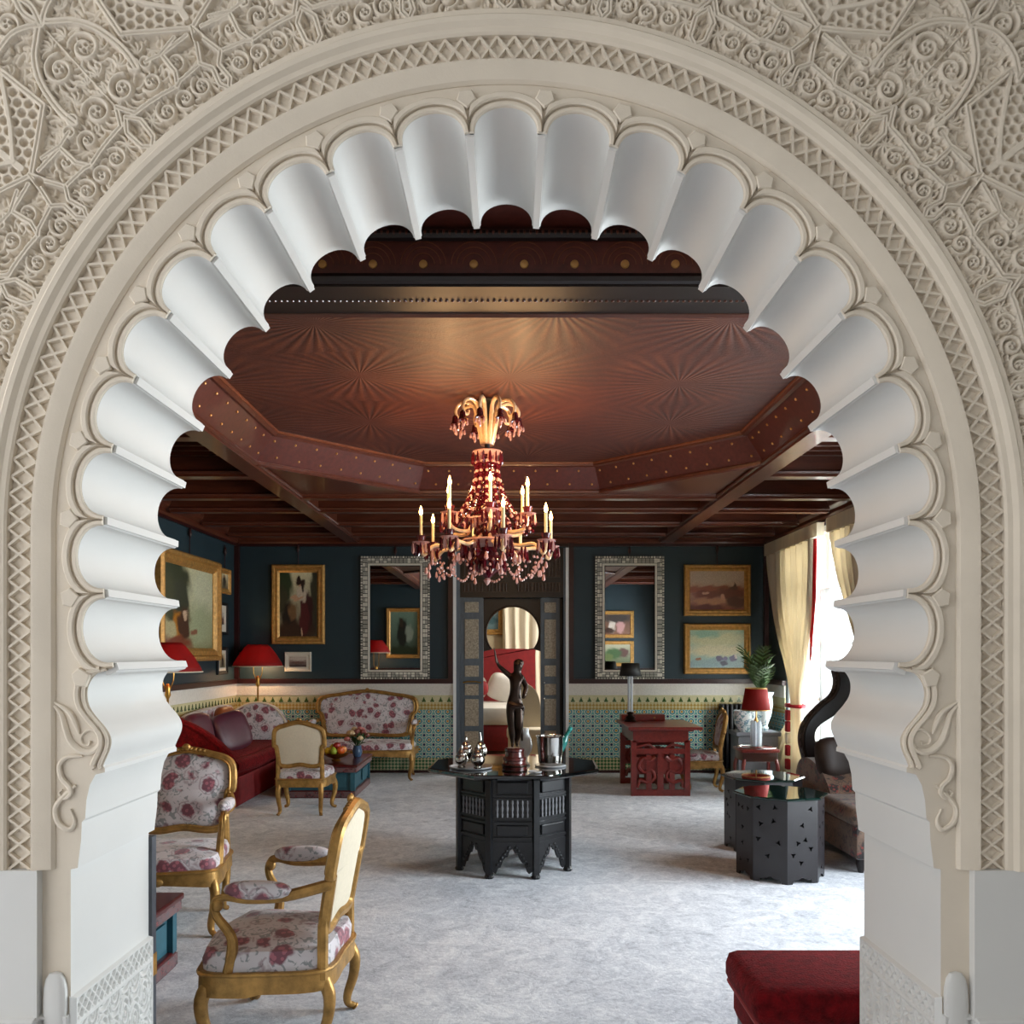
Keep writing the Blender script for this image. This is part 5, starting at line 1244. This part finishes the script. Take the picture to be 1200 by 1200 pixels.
o = fg_.build('fringe', M['dkred'], so); o['kind'] = 'stuff'
ap = [(p.x, p.y) for p in cat_rom([(sx0, .10), (sx0, .90), (sx0+.2, .89), (sx0+.42, .78), (sx0+.62, .62), (sx1+.02, .52), (sx1+.05, .40), (sx1+.03, .10)], 5)]
MB().prism(ap, sy0-.02, sy0+.17).build('end_arm', M['redvelvet'], so, 40)
edge = [(x, sy0+.0, z) for x, z in ap[9:-6]]; MB().tube(edge, .035, 8).build('arm_roll', M['redvelvet'], so)
bk = [(p.x, p.y) for p in cat_rom([(-3.60, .40), (-3.60, .66), (-3.50, .86), (-3.25, .965), (-3.02, .92), (-2.87, .76), (-2.84, .58), (-2.86, .40)], 5)]
MB().prism(bk, 10.86, 10.98).build('rounded_back', M['floral'], so, 40)
m = MB(); m.dome([(x, 10.86, z) for x, z in bk], (0, -1, 0), .05, 5); m.build('back_padding', M['floral'], so, 60)
MB().tube([(x, 10.86, z) for x, z in bk], .014, 6).build('back_piping', M['linen'], so)
wbk = [(p.x, p.y) for p in cat_rom([(9.25, .40), (9.25, .85), (9.6, .93), (10.3, .95), (10.7, .90), (10.84, .4)], 5)]
MB().prism(wbk, LEFT+.08, LEFT+.2, 'x').build('wall_back_cushion', M['floral'], so, 40)
tag(pillow('throw_cushion', '', M['plum'], (-3.18, 9.75, .70), (.50, .18, .46), (math.radians(-18), math.radians(-10), math.radians(62)), top=False), 'plum satin cushion leaning in front of the rounded floral sofa back', 'cushion')
tag(pillow('throw_cushion', '', M['plum'], (-3.36, 9.25, .74), (.44, .16, .42), (math.radians(-14), 0, math.radians(80)), top=False), 'plum satin cushion tucked behind the sofa end arm', 'cushion')
tag(pillow('throw_cushion', '', pm('rust_silk', '#8a4a22', .5, var=.3), (-3.38, 10.2, .74), (.46, .16, .44), (math.radians(-12), 0, math.radians(85)), top=False), 'rust orange silk cushion against the wall between plum cushions', 'cushion')
# ------------------------------------------------------------------ lamps
def empire_lamp(label, x, y, zs, power, lname='floor_lamp_light'):
    t = thing('floor_lamp', label, 'lamp', (x, y, 0))
    MB().lathe([(.0, 0), (.14, 0), (.145, .015), (.10, .03), (.03, .045), (.018, .07)], 24).build('base', M['brass'], t)
    MB().lathe([(.014, .05), (.012, .5), (.02, .52), (.012, .54), (.011, 1.15), (.03, 1.19), (.022, 1.23), (.03, 1.26), (.012, 1.30)], 12).build('pole', M['brass'], t)
    for s_ in (-1, 1): MB().tube([(s_*.02, 0, 1.24), (s_*.055, 0, 1.33), (s_*.06, 0, zs+.05), (s_*.02, 0, zs+.22)], .006, 6).build('harp', M['brass'], t)
    pr = [(.32, zs), (.30, zs+.05), (.24, zs+.15), (.16, zs+.255), (.125, zs+.285)]
    sh_ = MB().ring_loft([[(r*math.cos(2*PI*i/32), r*math.sin(2*PI*i/32), z) for i in range(32)] for r, z in pr], cap=False)
    s2 = sh_.build('lamp_shade', M['shade_red'], t, 60); md = s2.modifiers.new('t', 'SOLIDIFY'); md.thickness = .006
    MB().tube([(.321*math.cos(2*PI*i/32), .321*math.sin(2*PI*i/32), zs) for i in range(32)], .006, 6, True).build('shade_trim', M['linen'], s2)
    MB().ell((0, 0, zs+.13), (.03, .03, .05), 10, 8).build('bulb', M['flame'], t)
    l = lamp(lname, (0, 0, zs+.05), power, .04, (1.0, .66, .36)); l.parent = t
empire_lamp('brass floor lamp with wide red shade behind the rounded floral sofa back', -3.29, 11.16, 1.425, 9)
empire_lamp('brass floor lamp with wide red shade by the sofa end arm under the garden painting', -3.315, 8.28, 1.415, 9)
# desk lamp with crystal column
dz = .775
t = thing('desk_lamp', 'tall crystal column lamp with black shade on the mahogany desk', 'lamp', (1.45, 10.24, dz+.001))
MB().lathe([(.075, 0), (.08, .012), (.05, .03), (.06, .05), (.035, .07), (.03, .09)], 16).build('base', M['bronze'], t)
for a in range(4): MB().lathe([(.013, .09), (.013, .56)], 8, (.024*math.cos(a*PI/2+.5), .024*math.sin(a*PI/2+.5), 0)).build('crystal_column', M['crystal'], t)
MB().lathe([(.04, .09), (.045, .105), (.03, .12)], 12).build('collar', M['bronze'], t); MB().lathe([(.04, .55), (.04, .57), (.015, .60)], 12).build('cap', M['silver'], t)
sh_ = MB().ring_loft([[(r*math.cos(2*PI*i/24), r*math.sin(2*PI*i/24), z) for i in range(24)] for r, z in [(.135, .545), (.105, .70)]], cap=False).build('lamp_shade', M['shade_black'], t, 60); sh_.modifiers.new('t', 'SOLIDIFY').thickness = .005
# ------------------------------------------------------------------ mahogany desk
dk = thing('writing_desk', 'carved red mahogany writing desk with pierced end panels', 'desk', (1.69, 10.02, 0))
MB().rbox(-.37, .46, -.56, .54, dz-.035, dz, .008).build('top', M['mahogany'], dk, None)
MB().box(-.34, .36, -.52, .50, dz-.05, dz-.033).build('top_moulding', M['mahogany'], dk, None)
MB().box(-.31, .31, -.49, .47, .60, dz-.045).build('frieze', M['mahogany'], dk, None)
for yy in (-.49, .43):
    for nm, b in (('end_post', (-.33, -.27, yy, yy+.06, .0, .62)), ('end_post', (.27, .33, yy, yy+.06, .0, .62)), ('end_rail', (-.275, .275, yy+.004, yy+.056, .0, .07)), ('end_rail', (-.275, .275, yy+.004, yy+.056, .47, .53)), ('end_board', (-.272, .272, yy+.022, yy+.038, .24, .43))):
        MB().box(*b).build(nm, M['mahogany'], dk, None)
    MB().box(-.035, .035, yy+.01, yy+.05, .06, .48).build('centre_splat', M['mahogany'], dk, None)
    for sx in (-1, 1):
        pts = [(sx*.06, .44), (sx*.12, .40), (sx*.20, .42), (sx*.25, .33), (sx*.19, .26), (sx*.10, .28), (sx*.07, .20), (sx*.14, .15), (sx*.23, .17), (sx*.26, .09)]
        c_ = cat_rom([Vector((x, yy+.03, z)) for x, z in pts], 4); MB().tube(c_, .027, 8, flat=.8).build('pierced_scroll', M['mahogany'], dk)
        MB().box(*sorted((sx*.10, sx*.16)), yy+.012, yy+.048, .06, .46).build('pierced_slat', M['mahogany'], dk, None)
        MB().tube([(sx*.03, yy+.03, .50), (sx*.13, yy+.03, .575), (sx*.27, yy+.03, .545)], .018, 8).build('pierced_arch', M['mahogany'], dk)
MB().box(-.02, .02, -.44, .44, .10, .16).build('stretcher', M['mahogany'], dk, None)
gb = MB().rbox(-.33, .20, .34, .52, dz, dz+.075, .006).build('drawer_box', M['mahogany'], dk, None)
for x in (-.2, .07): MB().ell((x, .335, dz+.038), (.012, .012, .012), 8, 6).build('knob', M['brass'], gb)
# ------------------------------------------------------------------ radiator
rd = thing('radiator', 'black cast iron column radiator against the tiled wall behind desk chair', 'radiator', (3.03, 11.24, 0))
for i in range(9):
    x = -.24+i*.06; MB().rbox(x-.021, x+.021, -.08, .08, .08, .93, .018).build('section', M['iron'], rd)
for z in (.13, .88): MB().tube([(-.27, 0, z), (.27, 0, z)], .02, 8).build('manifold', M['iron'], rd)
for x in (-.22, .22):
    MB().box(x-.02, x+.02, -.06, .06, 0, .1).build('foot', M['iron'], rd, None)
# ------------------------------------------------------------------ side table with red lamp
sdt = thing('side_table', 'small dark mahogany side table with shaped apron by the window', 'table', (2.76, 9.55, 0))
MB().rbox(-.21, .21, -.19, .19, .50, .54, .012).build('top', M['mahogany'], sdt); MB().rbox(-.19, .19, -.17, .17, .40, .505, .01).build('apron', pm('dark_brown_wood', '#3a1a10', .35, var=.3), sdt)
for x in (-1, 1):
    for y in (-1, 1): cab((x*.165, y*.145), (x*.7, y*.7), .44, .7).build('leg', M['mahogany'], sdt)
MB().tube([(.22*math.cos(a*PI/12)*.98, .2*math.sin(a*PI/12)*.98, .545) for a in range(24)], .006, 5, True).build('brass_gallery', M['silver'], sdt)
t = thing('table_lamp', 'crystal column lamp with pleated red shade on the small side table', 'lamp', (2.76, 9.55, .541))
MB().lathe([(.07, 0), (.075, .015), (.045, .03)], 16).build('base', M['silver'], t)
for a in range(6): MB().lathe([(.020, .02), (.022, .16), (.016, .28), (.012, .30)], 8, (.045*math.cos(a*PI/3), .045*math.sin(a*PI/3), 0)).build('crystal_rod', M['crystal'], t)
MB().lathe([(.03, .28), (.02, .31), (.008, .34), (.008, .45)], 12).build('stem', M['brass'], t)
pr = [(.155, .42), (.115, .66)]; n = 60
sh_ = MB().ring_loft([[((r+.004*(i % 2))*math.cos(2*PI*i/n), (r+.004*(i % 2))*math.sin(2*PI*i/n), z) for i in range(n)] for r, z in pr], cap=False).build('lamp_shade', M['shade_red'], t, 20); sh_.modifiers.new('t', 'SOLIDIFY').thickness = .004
for r, z in ((.157, .42), (.117, .66)): MB().tube([(r*math.cos(2*PI*i/24), r*math.sin(2*PI*i/24), z) for i in range(24)], .006, 6, True).build('shade_trim', M['gilt2'], sh_)
# ------------------------------------------------------------------ pedestal, pots and palm
pd = thing('pedestal', 'grey painted pedestal carrying the porcelain pots near the curtain', 'pedestal', (2.98, 10.4, 0))
MB().rbox(-.24, .24, -.18, .18, .05, .60, .01).build('body', M['greystone'], pd, None); MB().rbox(-.27, .27, -.21, .21, .60, .65, .012).build('top', M['greystone'], pd, None); MB().box(-.26, .26, -.20, .20, 0, .06).build('base', M['greystone'], pd, None)
MB().box(-.19, .19, -.192, -.178, .12, .54).build('panel', M['greystone'], pd, None)
t = thing('porcelain_bowl', 'rounded blue and white porcelain bowl behind the red table lamp', 'bowl', (2.83, 10.26, .65)); MB().lathe([(.06, 0), (.075, .02), (.125, .10), (.14, .19), (.13, .24), (.14, .26), (.125, .25), (.11, .15)], 24).build('body', M['porcelain'], t)
t = thing('porcelain_jardiniere', 'tall blue and white porcelain jardiniere holding the palm', 'planter', (3.09, 10.46, .65)); MB().lathe([(.075, 0), (.085, .03), (.07, .06), (.115, .18), (.135, .32), (.125, .42), (.145, .45), (.145, .47), (.12, .46), (.11, .38)], 24).build('body', M['porcelain'], t)
MB().lathe([(.0, .41), (.118, .415)], 20, cap=False).build('soil', M['darkwood'], t)
pl = thing('potted_palm', 'feathery green palm growing in the tall porcelain jardiniere', 'plant', (3.07, 10.44, 1.06))
rnd = random.Random(3)
for i in range(20):
    a = i*2.39996; lean = .10+.24*rnd.random(); h_ = .42+.36*rnd.random()
    if math.cos(a) > .2: lean *= .35
    p0 = Vector((0, 0, .0)); pts = []
    for k in range(11):
        u = k/10; pts.append(Vector((math.cos(a)*lean*u**1.6, math.sin(a)*lean*u**1.6, h_*(u-.22*u**3))))
    fr_ = MB().tube(pts, [.006*(1-.8*k/10) for k in range(11)], 5)
    for k in range(2, 11):
        for s_ in (-1, 1):
            d_ = (pts[k]-pts[k-1]).normalized(); sd = d_.cross(Vector((math.cos(a), math.sin(a), .3))).normalized()*s_
            q0 = pts[k]; q1 = q0+sd*(.10*math.sin(PI*(k/11))+.03)+d_*.09-Vector((0, 0, .01)); w2 = d_*.010
            fr_.add([q0-w2, q0+w2, (q0+q1)/2+w2+Vector((0, 0, .008)), q1, (q0+q1)/2-w2], [(0, 1, 2, 4), (4, 2, 3)])
    fr_.build('frond', M['green'], pl)
# ------------------------------------------------------------------ curtains at the far window
cp = thing('window_curtain', 'cream silk curtain with red lining gathered beside the rear corner', 'curtain', (0, 0, 0))
drape('drape', (RIGHT-.09, 9.42), (RIGHT-.09, 11.12), 2.98, .03, 8, .05, M['curtain'], cp, (-1, 0), (.95, .34, .2), 18)
MB().prism([(9.50, 2.95), (9.40, 2.95), (9.385, 2.7), (9.42, 2.2), (9.56, 1.55), (9.60, 1.50), (9.58, 2.0), (9.54, 2.5)], RIGHT-.075, RIGHT-.065, 'x').build('red_lining', M['redlining'], cp, None)
MB().box(RIGHT-.13, RIGHT-.05, 9.22, 11.12, 2.86, 3.01).build('pelmet_heading', M['curtain'], cp, None)
tb = MB().tube([(RIGHT-.10+.09*math.cos(a*PI/8), 10.0+.20*math.sin(a*PI/8), .98) for a in range(16)], .022, 6, True).build('tie_back', M['redlining'], cp)
for k, z in enumerate((.93, .80, .66, .52, .36)): MB().rbox(RIGHT-.215, RIGHT-.165, 9.96, 10.04, z-.125, z, .012).build('tie_tail', M['redlining'] if k % 3 != 2 else M['linen'], tb)
cp = thing('window_curtain', 'cream silk curtain swept aside on the window edge nearer the arch', 'curtain', (0, 0, 0))
drape('drape', (RIGHT-.09, 7.85), (RIGHT-.09, 8.95), 2.98, .03, 7, .05, M['curtain'], cp, (-1, 0), (1.25, .12, .25), 18)
MB().box(RIGHT-.13, RIGHT-.05, 7.85, 8.95, 2.86, 3.01).build('pelmet_heading', M['curtain'], cp, None)
sheer = glassy('sheer_voile', '#f2f4f4', .55, .8)
sv = drape('sheer_curtain', (RIGHT-.02, 8.95), (RIGHT-.02, 9.45), 2.3, .03, 5, .012, M['winwhite'], None, (-1, 0), None, 6, .003)
sv.data.materials.clear(); sv.data.materials.append(sheer); tag(sv, 'white sheer voile over the lower French window', 'curtain')
# ------------------------------------------------------------------ pierced octagonal drums with green glass tops
def drum(label, x, y, rot, seed):
    t = thing('octagonal_drum_table', label, 'table', (x, y, 0), rot); a = .285; hgt = .575; bo = octo(a); rnd = random.Random(seed)
    for k in range(8):
        p, q_ = Vector(bo[k]), Vector(bo[(k+1) % 8]); mid = (p+q_)/2; L_ = (q_-p).length; ang = math.atan2(mid.y, mid.x); hw = L_/2
        MX = Matrix.Translation((mid.x, mid.y, 0)) @ Matrix.Rotation(ang-PI/2+PI, 4, 'Z')
        pr_ = [(-hw, 0), (-hw+.04, 0), (-hw+.05, .025), (-.03, .03), (0, .045), (.03, .03), (hw-.05, .025), (hw-.04, 0), (hw, 0), (hw, hgt), (-hw, hgt)]
        holes = []; ctr = []
        for _ in range(60):
            if len(ctr) == 7: break
            cx = rnd.uniform(-hw+.03, hw-.03); cz = rnd.uniform(.08, hgt-.05)
            if all(math.hypot(cx-u, cz-v) > .045 for u, v in ctr):
                ctr.append((cx, cz)); ph = rnd.random()*6; holes.append([(cx+(.013+.006*math.cos(3*q2*PI/9+ph))*math.cos(q2*PI/9), cz+(.013+.006*math.cos(3*q2*PI/9+ph))*math.sin(q2*PI/9)) for q2 in range(18)])
        loops = [pr_]+holes; tri = tessellate_polygon([[Vector((u, v, 0)) for u, v in lp] for lp in loops]); flat = [p2 for lp in loops for p2 in lp]; nf = len(flat)
        m = MB(); m.add([(u, 0, v) for u, v in flat]+[(u, .012, v) for u, v in flat], [tuple(f3) for f3 in tri]+[tuple(x+nf for x in reversed(f3)) for f3 in tri])
        o0 = 0
        for lp in loops:
            for i in range(len(lp)): i2 = (i+1) % len(lp); m.f.append((o0+i, o0+i2, o0+i2+nf, o0+i+nf)); m.mi.append(0)
            o0 += len(lp)
        m.xf(MX); m.build('side_panel', M['drum'], t, None)
    MB().prism(octo(a-.01), hgt-.02, hgt, 'z').build('inner_top', M['drum'], t, None)
    o1, o2 = octo(a+.022), octo(a+.012)
    MB().ring_loft([[(*p, hgt) for p in o2], [(*p, hgt+.005) for p in o1], [(*p, hgt+.014) for p in o1], [(*p, hgt+.019) for p in o2]]).build('glass_top', M['greenglass'], t, None)
drum('dark pierced octagonal drum table with green glass top beside the kilim daybed end', 1.96, 6.18, math.radians(14), 5)
drum('dark pierced octagonal drum table with green glass top behind its twin', 2.085, 7.02, math.radians(8), 9)
# ------------------------------------------------------------------ kilim daybed with dark scrolled end
kb = thing('kilim_daybed', 'daybed in faded dark kilim with tall scrolled dark wooden end', 'daybed', (0, 0, 0))
MB().rbox(2.50, 3.30, 6.15, 8.0, .10, .34, .03).build('base', M['kilim'], kb)
MB().rbox(2.47, 3.30, 6.15, 7.75, .33, .48, .06).build('seat_cushion', M['kilim'], kb, 60)
pr_ = [(p.x, p.y) for p in cat_rom([(6.75, .46), (6.95, .62), (7.25, .70), (7.5, .66), (7.6, .50), (7.5, .44)], 5)]
MB().prism(pr_, 2.55, 3.2, 'x').build('bolster', M['kilim'], kb, 50)
sc1 = cat_rom([(2.72, .40), (2.66, .62), (2.62, .82), (2.66, .98), (2.78, 1.12), (2.90, 1.22), (2.94, 1.33), (2.92, 1.44)], 6)
sc2 = cat_rom([(2.99, 1.45), (3.06, 1.30), (3.02, 1.16), (2.90, 1.04), (2.76, .94), (2.73, .82), (2.80, .62), (2.86, .40)], 6)
MB().prism([(p.x, p.y) for p in sc1]+[(p.x, p.y) for p in sc2], 7.62, 7.76).build('scrolled_end', M['darkwood'], kb, 40)
MB().tube([(p.x, 7.62, p.y) for p in sc1], .016, 6).build('scroll_edge', M['bronze'], kb)
bb = MB()
for i, p in enumerate(sc1[::2]): bb.ell((p.x-.005, 7.64, p.y), (.018, .02, .02), 8, 6)
bb.build('scroll_beads', M['darkwood'], kb)
MB().rbox(2.74, 3.28, 7.62, 7.78, .30, .80, .02).build('end_board', M['darkwood'], kb)
for x in (2.56, 3.24):
    for y in (6.22, 7.9): MB().lathe([(.02, 0), (.035, .06), (.03, .12)], 10, (x, y, 0)).build('leg', M['darkwood'], kb)
tag(pillow('throw_cushion', '', pm('dark_brown_velvet', '#2a1d18', .6, var=.2, sheen=.3), (2.74, 7.05, .74), (.46, .2, .34), (math.radians(-10), 0, math.radians(20)), top=False), 'dark brown velvet cushion on the kilim daybed', 'cushion')
# ------------------------------------------------------------------ crimson ottoman just inside the arch
ot = thing('velvet_ottoman', 'low crimson velvet ottoman stacked from two rounded cushions', 'ottoman', (1.36, 3.44, 0))
MB().rbox(-.44, .44, -.26, .24, .19, .335, .05).build('top_cushion', M['redvelvet'], ot, 60)
MB().rbox(-.41, .44, -.26, .22, .05, .205, .045).build('base_cushion', M['redvelvet'], ot, 60)
MB().rbox(-.39, .42, -.24, .20, .0, .06, .01).build('plinth', M['darkwood'], ot)
MB().tube([(-.42, -.25, .195), (-.42, .22, .195), (.42, .22, .195)], .012, 6).build('piping', M['dkred'], ot)

# curtains of the near window and a lamp: seen in the two mirrors
for (a, b, gt, lb) in ((3.16, 3.95, .1, 'cream silk curtain on the near window edge beside the arch wall'), (5.85, 6.6, .9, 'cream silk curtain on the near window edge beside the daybed')):
    cp = thing('window_curtain', lb, 'curtain', (0, 0, 0))
    drape('drape', (RIGHT-.09, a), (RIGHT-.09, b), 2.98, .03, 5, .045, M['curtain'], cp, (-1, 0), (1.2, gt, .3), 12)
    MB().box(RIGHT-.13, RIGHT-.05, a, b, 2.86, 3.01).build('pelmet_heading', M['curtain'], cp, None)
empire_lamp('brass floor lamp with wide red shade beside the chest at the arch wall', -2.98, 3.62, 1.60, 6, 'floor_lamp_light_offscreen')
# ------------------------------------------------------------------ chandelier
CHX, CHY = -.152, 5.83
ch = thing('crystal_chandelier', 'ruby and clear glass chandelier with lit candles hanging from the painted tray', 'chandelier', (CHX, CHY, 0))
MB().lathe([(.07, 3.328), (.07, 3.318), (.05, 3.30), (.02, 3.285)], 20).build('canopy', M['darkwood'], ch)
MB().lathe([(.045, 3.31), (.032, 3.22), (.022, 3.10), (.018, 3.0), (.030, 2.985), (.018, 2.96)], 12).build('upper_stem', M['black'], ch)
MB().lathe([(.02, 2.97), (.035, 2.93), (.025, 2.90), (.05, 2.86), (.055, 2.80), (.03, 2.74), (.025, 2.70), (.05, 2.66), (.065, 2.58), (.04, 2.50), (.03, 2.46), (.07, 2.43), (.085, 2.40), (.05, 2.36), (.04, 2.30), (.09, 2.26), (.11, 2.22), (.09, 2.17), (.04, 2.13), (.02, 2.11)], 14).build('glass_column', M['redglass'], ch, 25)
def prism_mesh(name, l, r, mat): return MB().lathe([(.001, 0), (r*.55, -.008), (r, -l*.78), (.001, -l)], 4).mesh(name, mat, None)
PR = prism_mesh('red_prism', .085, .011, M['redglass']); PP = prism_mesh('clear_prism', .075, .012, M['pinkglass']); PS = prism_mesh('drop', .045, .012, M['pinkglass'])
def put(mesh, name, par, loc, rz=0.0, s=1.0):
    o = bpy.data.objects.new(name, mesh); COL.objects.link(o); o.parent = par; o.location = loc; o.rotation_euler = (0, 0, rz); o.scale = (s, s, s); return o
def ring(par, r, z, n, mesh, name, s=1.0, ph=0.0):
    for i in range(n):
        a = 2*PI*i/n+ph; put(mesh, name, par, (r*math.cos(a), r*math.sin(a), z), a, s)
# crown of curled milk-glass canes with bells
cane = cat_rom([(.03, 0, 3.02), (.06, 0, 3.16), (.085, 0, 3.27), (.13, 0, 3.305), (.185, 0, 3.295), (.215, 0, 3.25), (.205, 0, 3.205), (.175, 0, 3.20), (.165, 0, 3.225)], 5)
cane_me = MB().tube(cane, [.016-.006*i/(len(cane)-1) for i in range(len(cane))], 8).mesh('crown_cane', M['caneglass'], 40)
bell_me = MB().lathe([(.008, .0), (.018, -.01), (.024, -.05), (.034, -.065), (.028, -.066), (.012, -.03)], 10).mesh('ruby_bell', M['redglass'], 30)
for i in range(10):
    a = 2*PI*i/10+.12; o = put(cane_me, 'crown_cane', ch, (0, 0, 0), a)
    put(bell_me, 'ruby_bell', o, (.218, 0, 3.215)); put(PP, 'clear_prism', o, (.218, 0, 3.15), 0, .9)
    for k in range(5):
        b = 2*PI*k/5; put(PS, 'drop', o, (.218+.03*math.cos(b), .03*math.sin(b), 3.15), b, .8)
MB().lathe([(.03, 2.965), (.10, 2.975), (.105, 2.968), (.04, 2.955)], 20).build('drip_pan', M['pinkglass'], ch)
ring(ch, .10, 2.965, 14, PR, 'red_prism', 1.0); ring(ch, .065, 2.96, 8, PP, 'clear_prism', 1.1, .2)
# bead chains from the upper pan to the lower ring
bead = []
m = MB()
for k in range(26):
    t_ = k/25; r = .075+.235*t_**2.1; z = 2.90-.47*t_**.92; s_ = .010+.004*math.sin(k*1.3)**2
    m.m = 1 if k % 3 else 0; m.ell((r, 0, z), (s_, s_, s_*1.15), 6, 4)
bc_me = m.mesh('bead_chain', [M['pinkglass'], M['redglass']], 40)
for i in range(12): put(bc_me, 'bead_chain', ch, (0, 0, 0), 2*PI*i/12)
m = MB()
for k in range(12): m.ell((.07, 0, 2.88-.03*k), (.011, .011, .013), 6, 4)
bs_me = m.mesh('bead_string', M['redglass'], 40)
for i in range(12): put(bs_me, 'bead_string', ch, (0, 0, 0), 2*PI*i/12+.2)
# two tiers of candle arms
flame_me = MB().lathe([(.006, 0), (.012, .014), (.013, .026), (.007, .048), (.001, .066)], 10).mesh('candle_bulb', M['flame'], 60)
pan_me = MB().lathe([(.012, 0), (.045, .012), (.060, .022), (.056, .018), (.02, .004)], 16).mesh('drip_pan', M['pinkglass'], 30)
cup_me = MB().lathe([(.010, .0), (.024, .012), (.030, .034), (.036, .05), (.028, .048), (.016, .02)], 12).mesh('candle_cup', M['redglass'], 30)
def arm_tier(n, R_, z0, zc, lc, ph, s_):
    pts = cat_rom([(.05, 0, z0), (.12, 0, z0-.055), (R_*.52, 0, z0-.10), (R_*.80, 0, z0-.10), (R_*.96, 0, zc-.11), (R_, 0, zc-.035)], 6)
    me = MB().tube(pts, [.0125]*len(pts), 8).mesh('glass_arm', M['caneglass'], 40)
    cm = MB().lathe([(.0105, 0), (.0105, lc)], 10).mesh('candle', M['candle'], 60)
    for i in range(n):
        a = 2*PI*i/n+ph; o = put(me, 'glass_arm', ch, (0, 0, 0), a)
        put(pan_me, 'drip_pan', o, (R_, 0, zc-.045)); put(cup_me, 'candle_cup', o, (R_, 0, zc-.03)); put(cm, 'candle', o, (R_, 0, zc+.01)); put(flame_me, 'candle_bulb', o, (R_, 0, zc+.01+lc))
        cl = lamp('candle_light', (R_, 0, zc+.01+lc+.085), 3.4, .012, (1.0, .60, .28)); cl.parent = o
        for k in range(9):
            b = 2*PI*k/9; put(PR if k % 3 else PP, 'hanging_prism', o, (R_+.054*math.cos(b), .054*math.sin(b), zc-.03), b)
arm_tier(8, .455, 2.42, 2.365, .145, .25, 1.0)
arm_tier(6, .30, 2.52, 2.555, .145, .62, 1.0)
MB().lathe([(.04, 2.50), (.15, 2.515), (.155, 2.505), (.05, 2.48)], 24).build('middle_dish', M['pinkglass'], ch)
ring(ch, .15, 2.505, 18, PR, 'red_prism', 1.1, .1); ring(ch, .155, 2.50, 9, PP, 'clear_prism', 1.0)
# lower dish with its skirt of prisms, garlands and finial
MB().lathe([(.05, 2.36), (.17, 2.372), (.18, 2.36), (.15, 2.33), (.06, 2.32)], 24).build('lower_dish', M['pinkglass'], ch)
ring(ch, .172, 2.36, 20, PR, 'red_prism', 1.35); ring(ch, .12, 2.25, 14, PR, 'red_prism', 1.2, .1); ring(ch, .105, 2.20, 10, PP, 'clear_prism', .9)
ring(ch, .22, 2.27, 12, PS, 'drop', 1.3); ring(ch, .26, 2.33, 14, PR, 'red_prism', 1.1)
m = MB()
for k in range(15):
    t_ = k/14; a = (t_-.5)*2*PI/8; r = .40-.10*math.sin(PI*t_); z = 2.27-.16*math.sin(PI*t_); m.ell((r*math.cos(a), r*math.sin(a), z), (.009, .009, .010), 6, 4)
ga = m.mesh('bead_garland', M['pinkglass'], 40)
for i in range(8): put(ga, 'bead_garland', ch, (0, 0, 0), 2*PI*i/8+.25+PI/8)
for i in range(8):
    a = 2*PI*i/8+.25
    for k in range(4): put(PS, 'drop', ch, (.40*math.cos(a)+.02*math.cos(k*1.6), .40*math.sin(a)+.02*math.sin(k*1.6), 2.235-.03*k), a, 1.1)
MB().lathe([(.002, 2.135), (.018, 2.125), (.012, 2.11), (.026, 2.095), (.014, 2.075), (.002, 2.06)], 8).build('finial', M['pinkglass'], ch, None)
# ------------------------------------------------------------------ groups of look-alike things
GROUPS = {'silver_pot': 'silver pots on the glass tray', 'gilt_armchair': 'gilt brocade armchairs', 'gilt_side_chair': 'gilt side chairs', 'inlaid_mirror': 'bone inlaid mirrors on the back wall',
          'coffee_chest': 'claret and teal coffee chests', 'floor_lamp': 'brass floor lamps with red shades', 'window_curtain': 'cream silk window curtains', 'octagonal_drum_table': 'pierced drum tables',
          'oil_painting': 'gilt framed oil paintings', 'small_picture': 'small framed pictures', 'throw_cushion': 'loose cushions on the seats', 'pillow': 'white bed pillows'}
for o in bpy.data.objects:
    if o.parent is None:
        base = o.name.split('.')[0]
        if base in GROUPS: o['group'] = GROUPS[base]
        if o.get('category') == 'fruit': o['group'] = 'fruit in the gilt bowl'
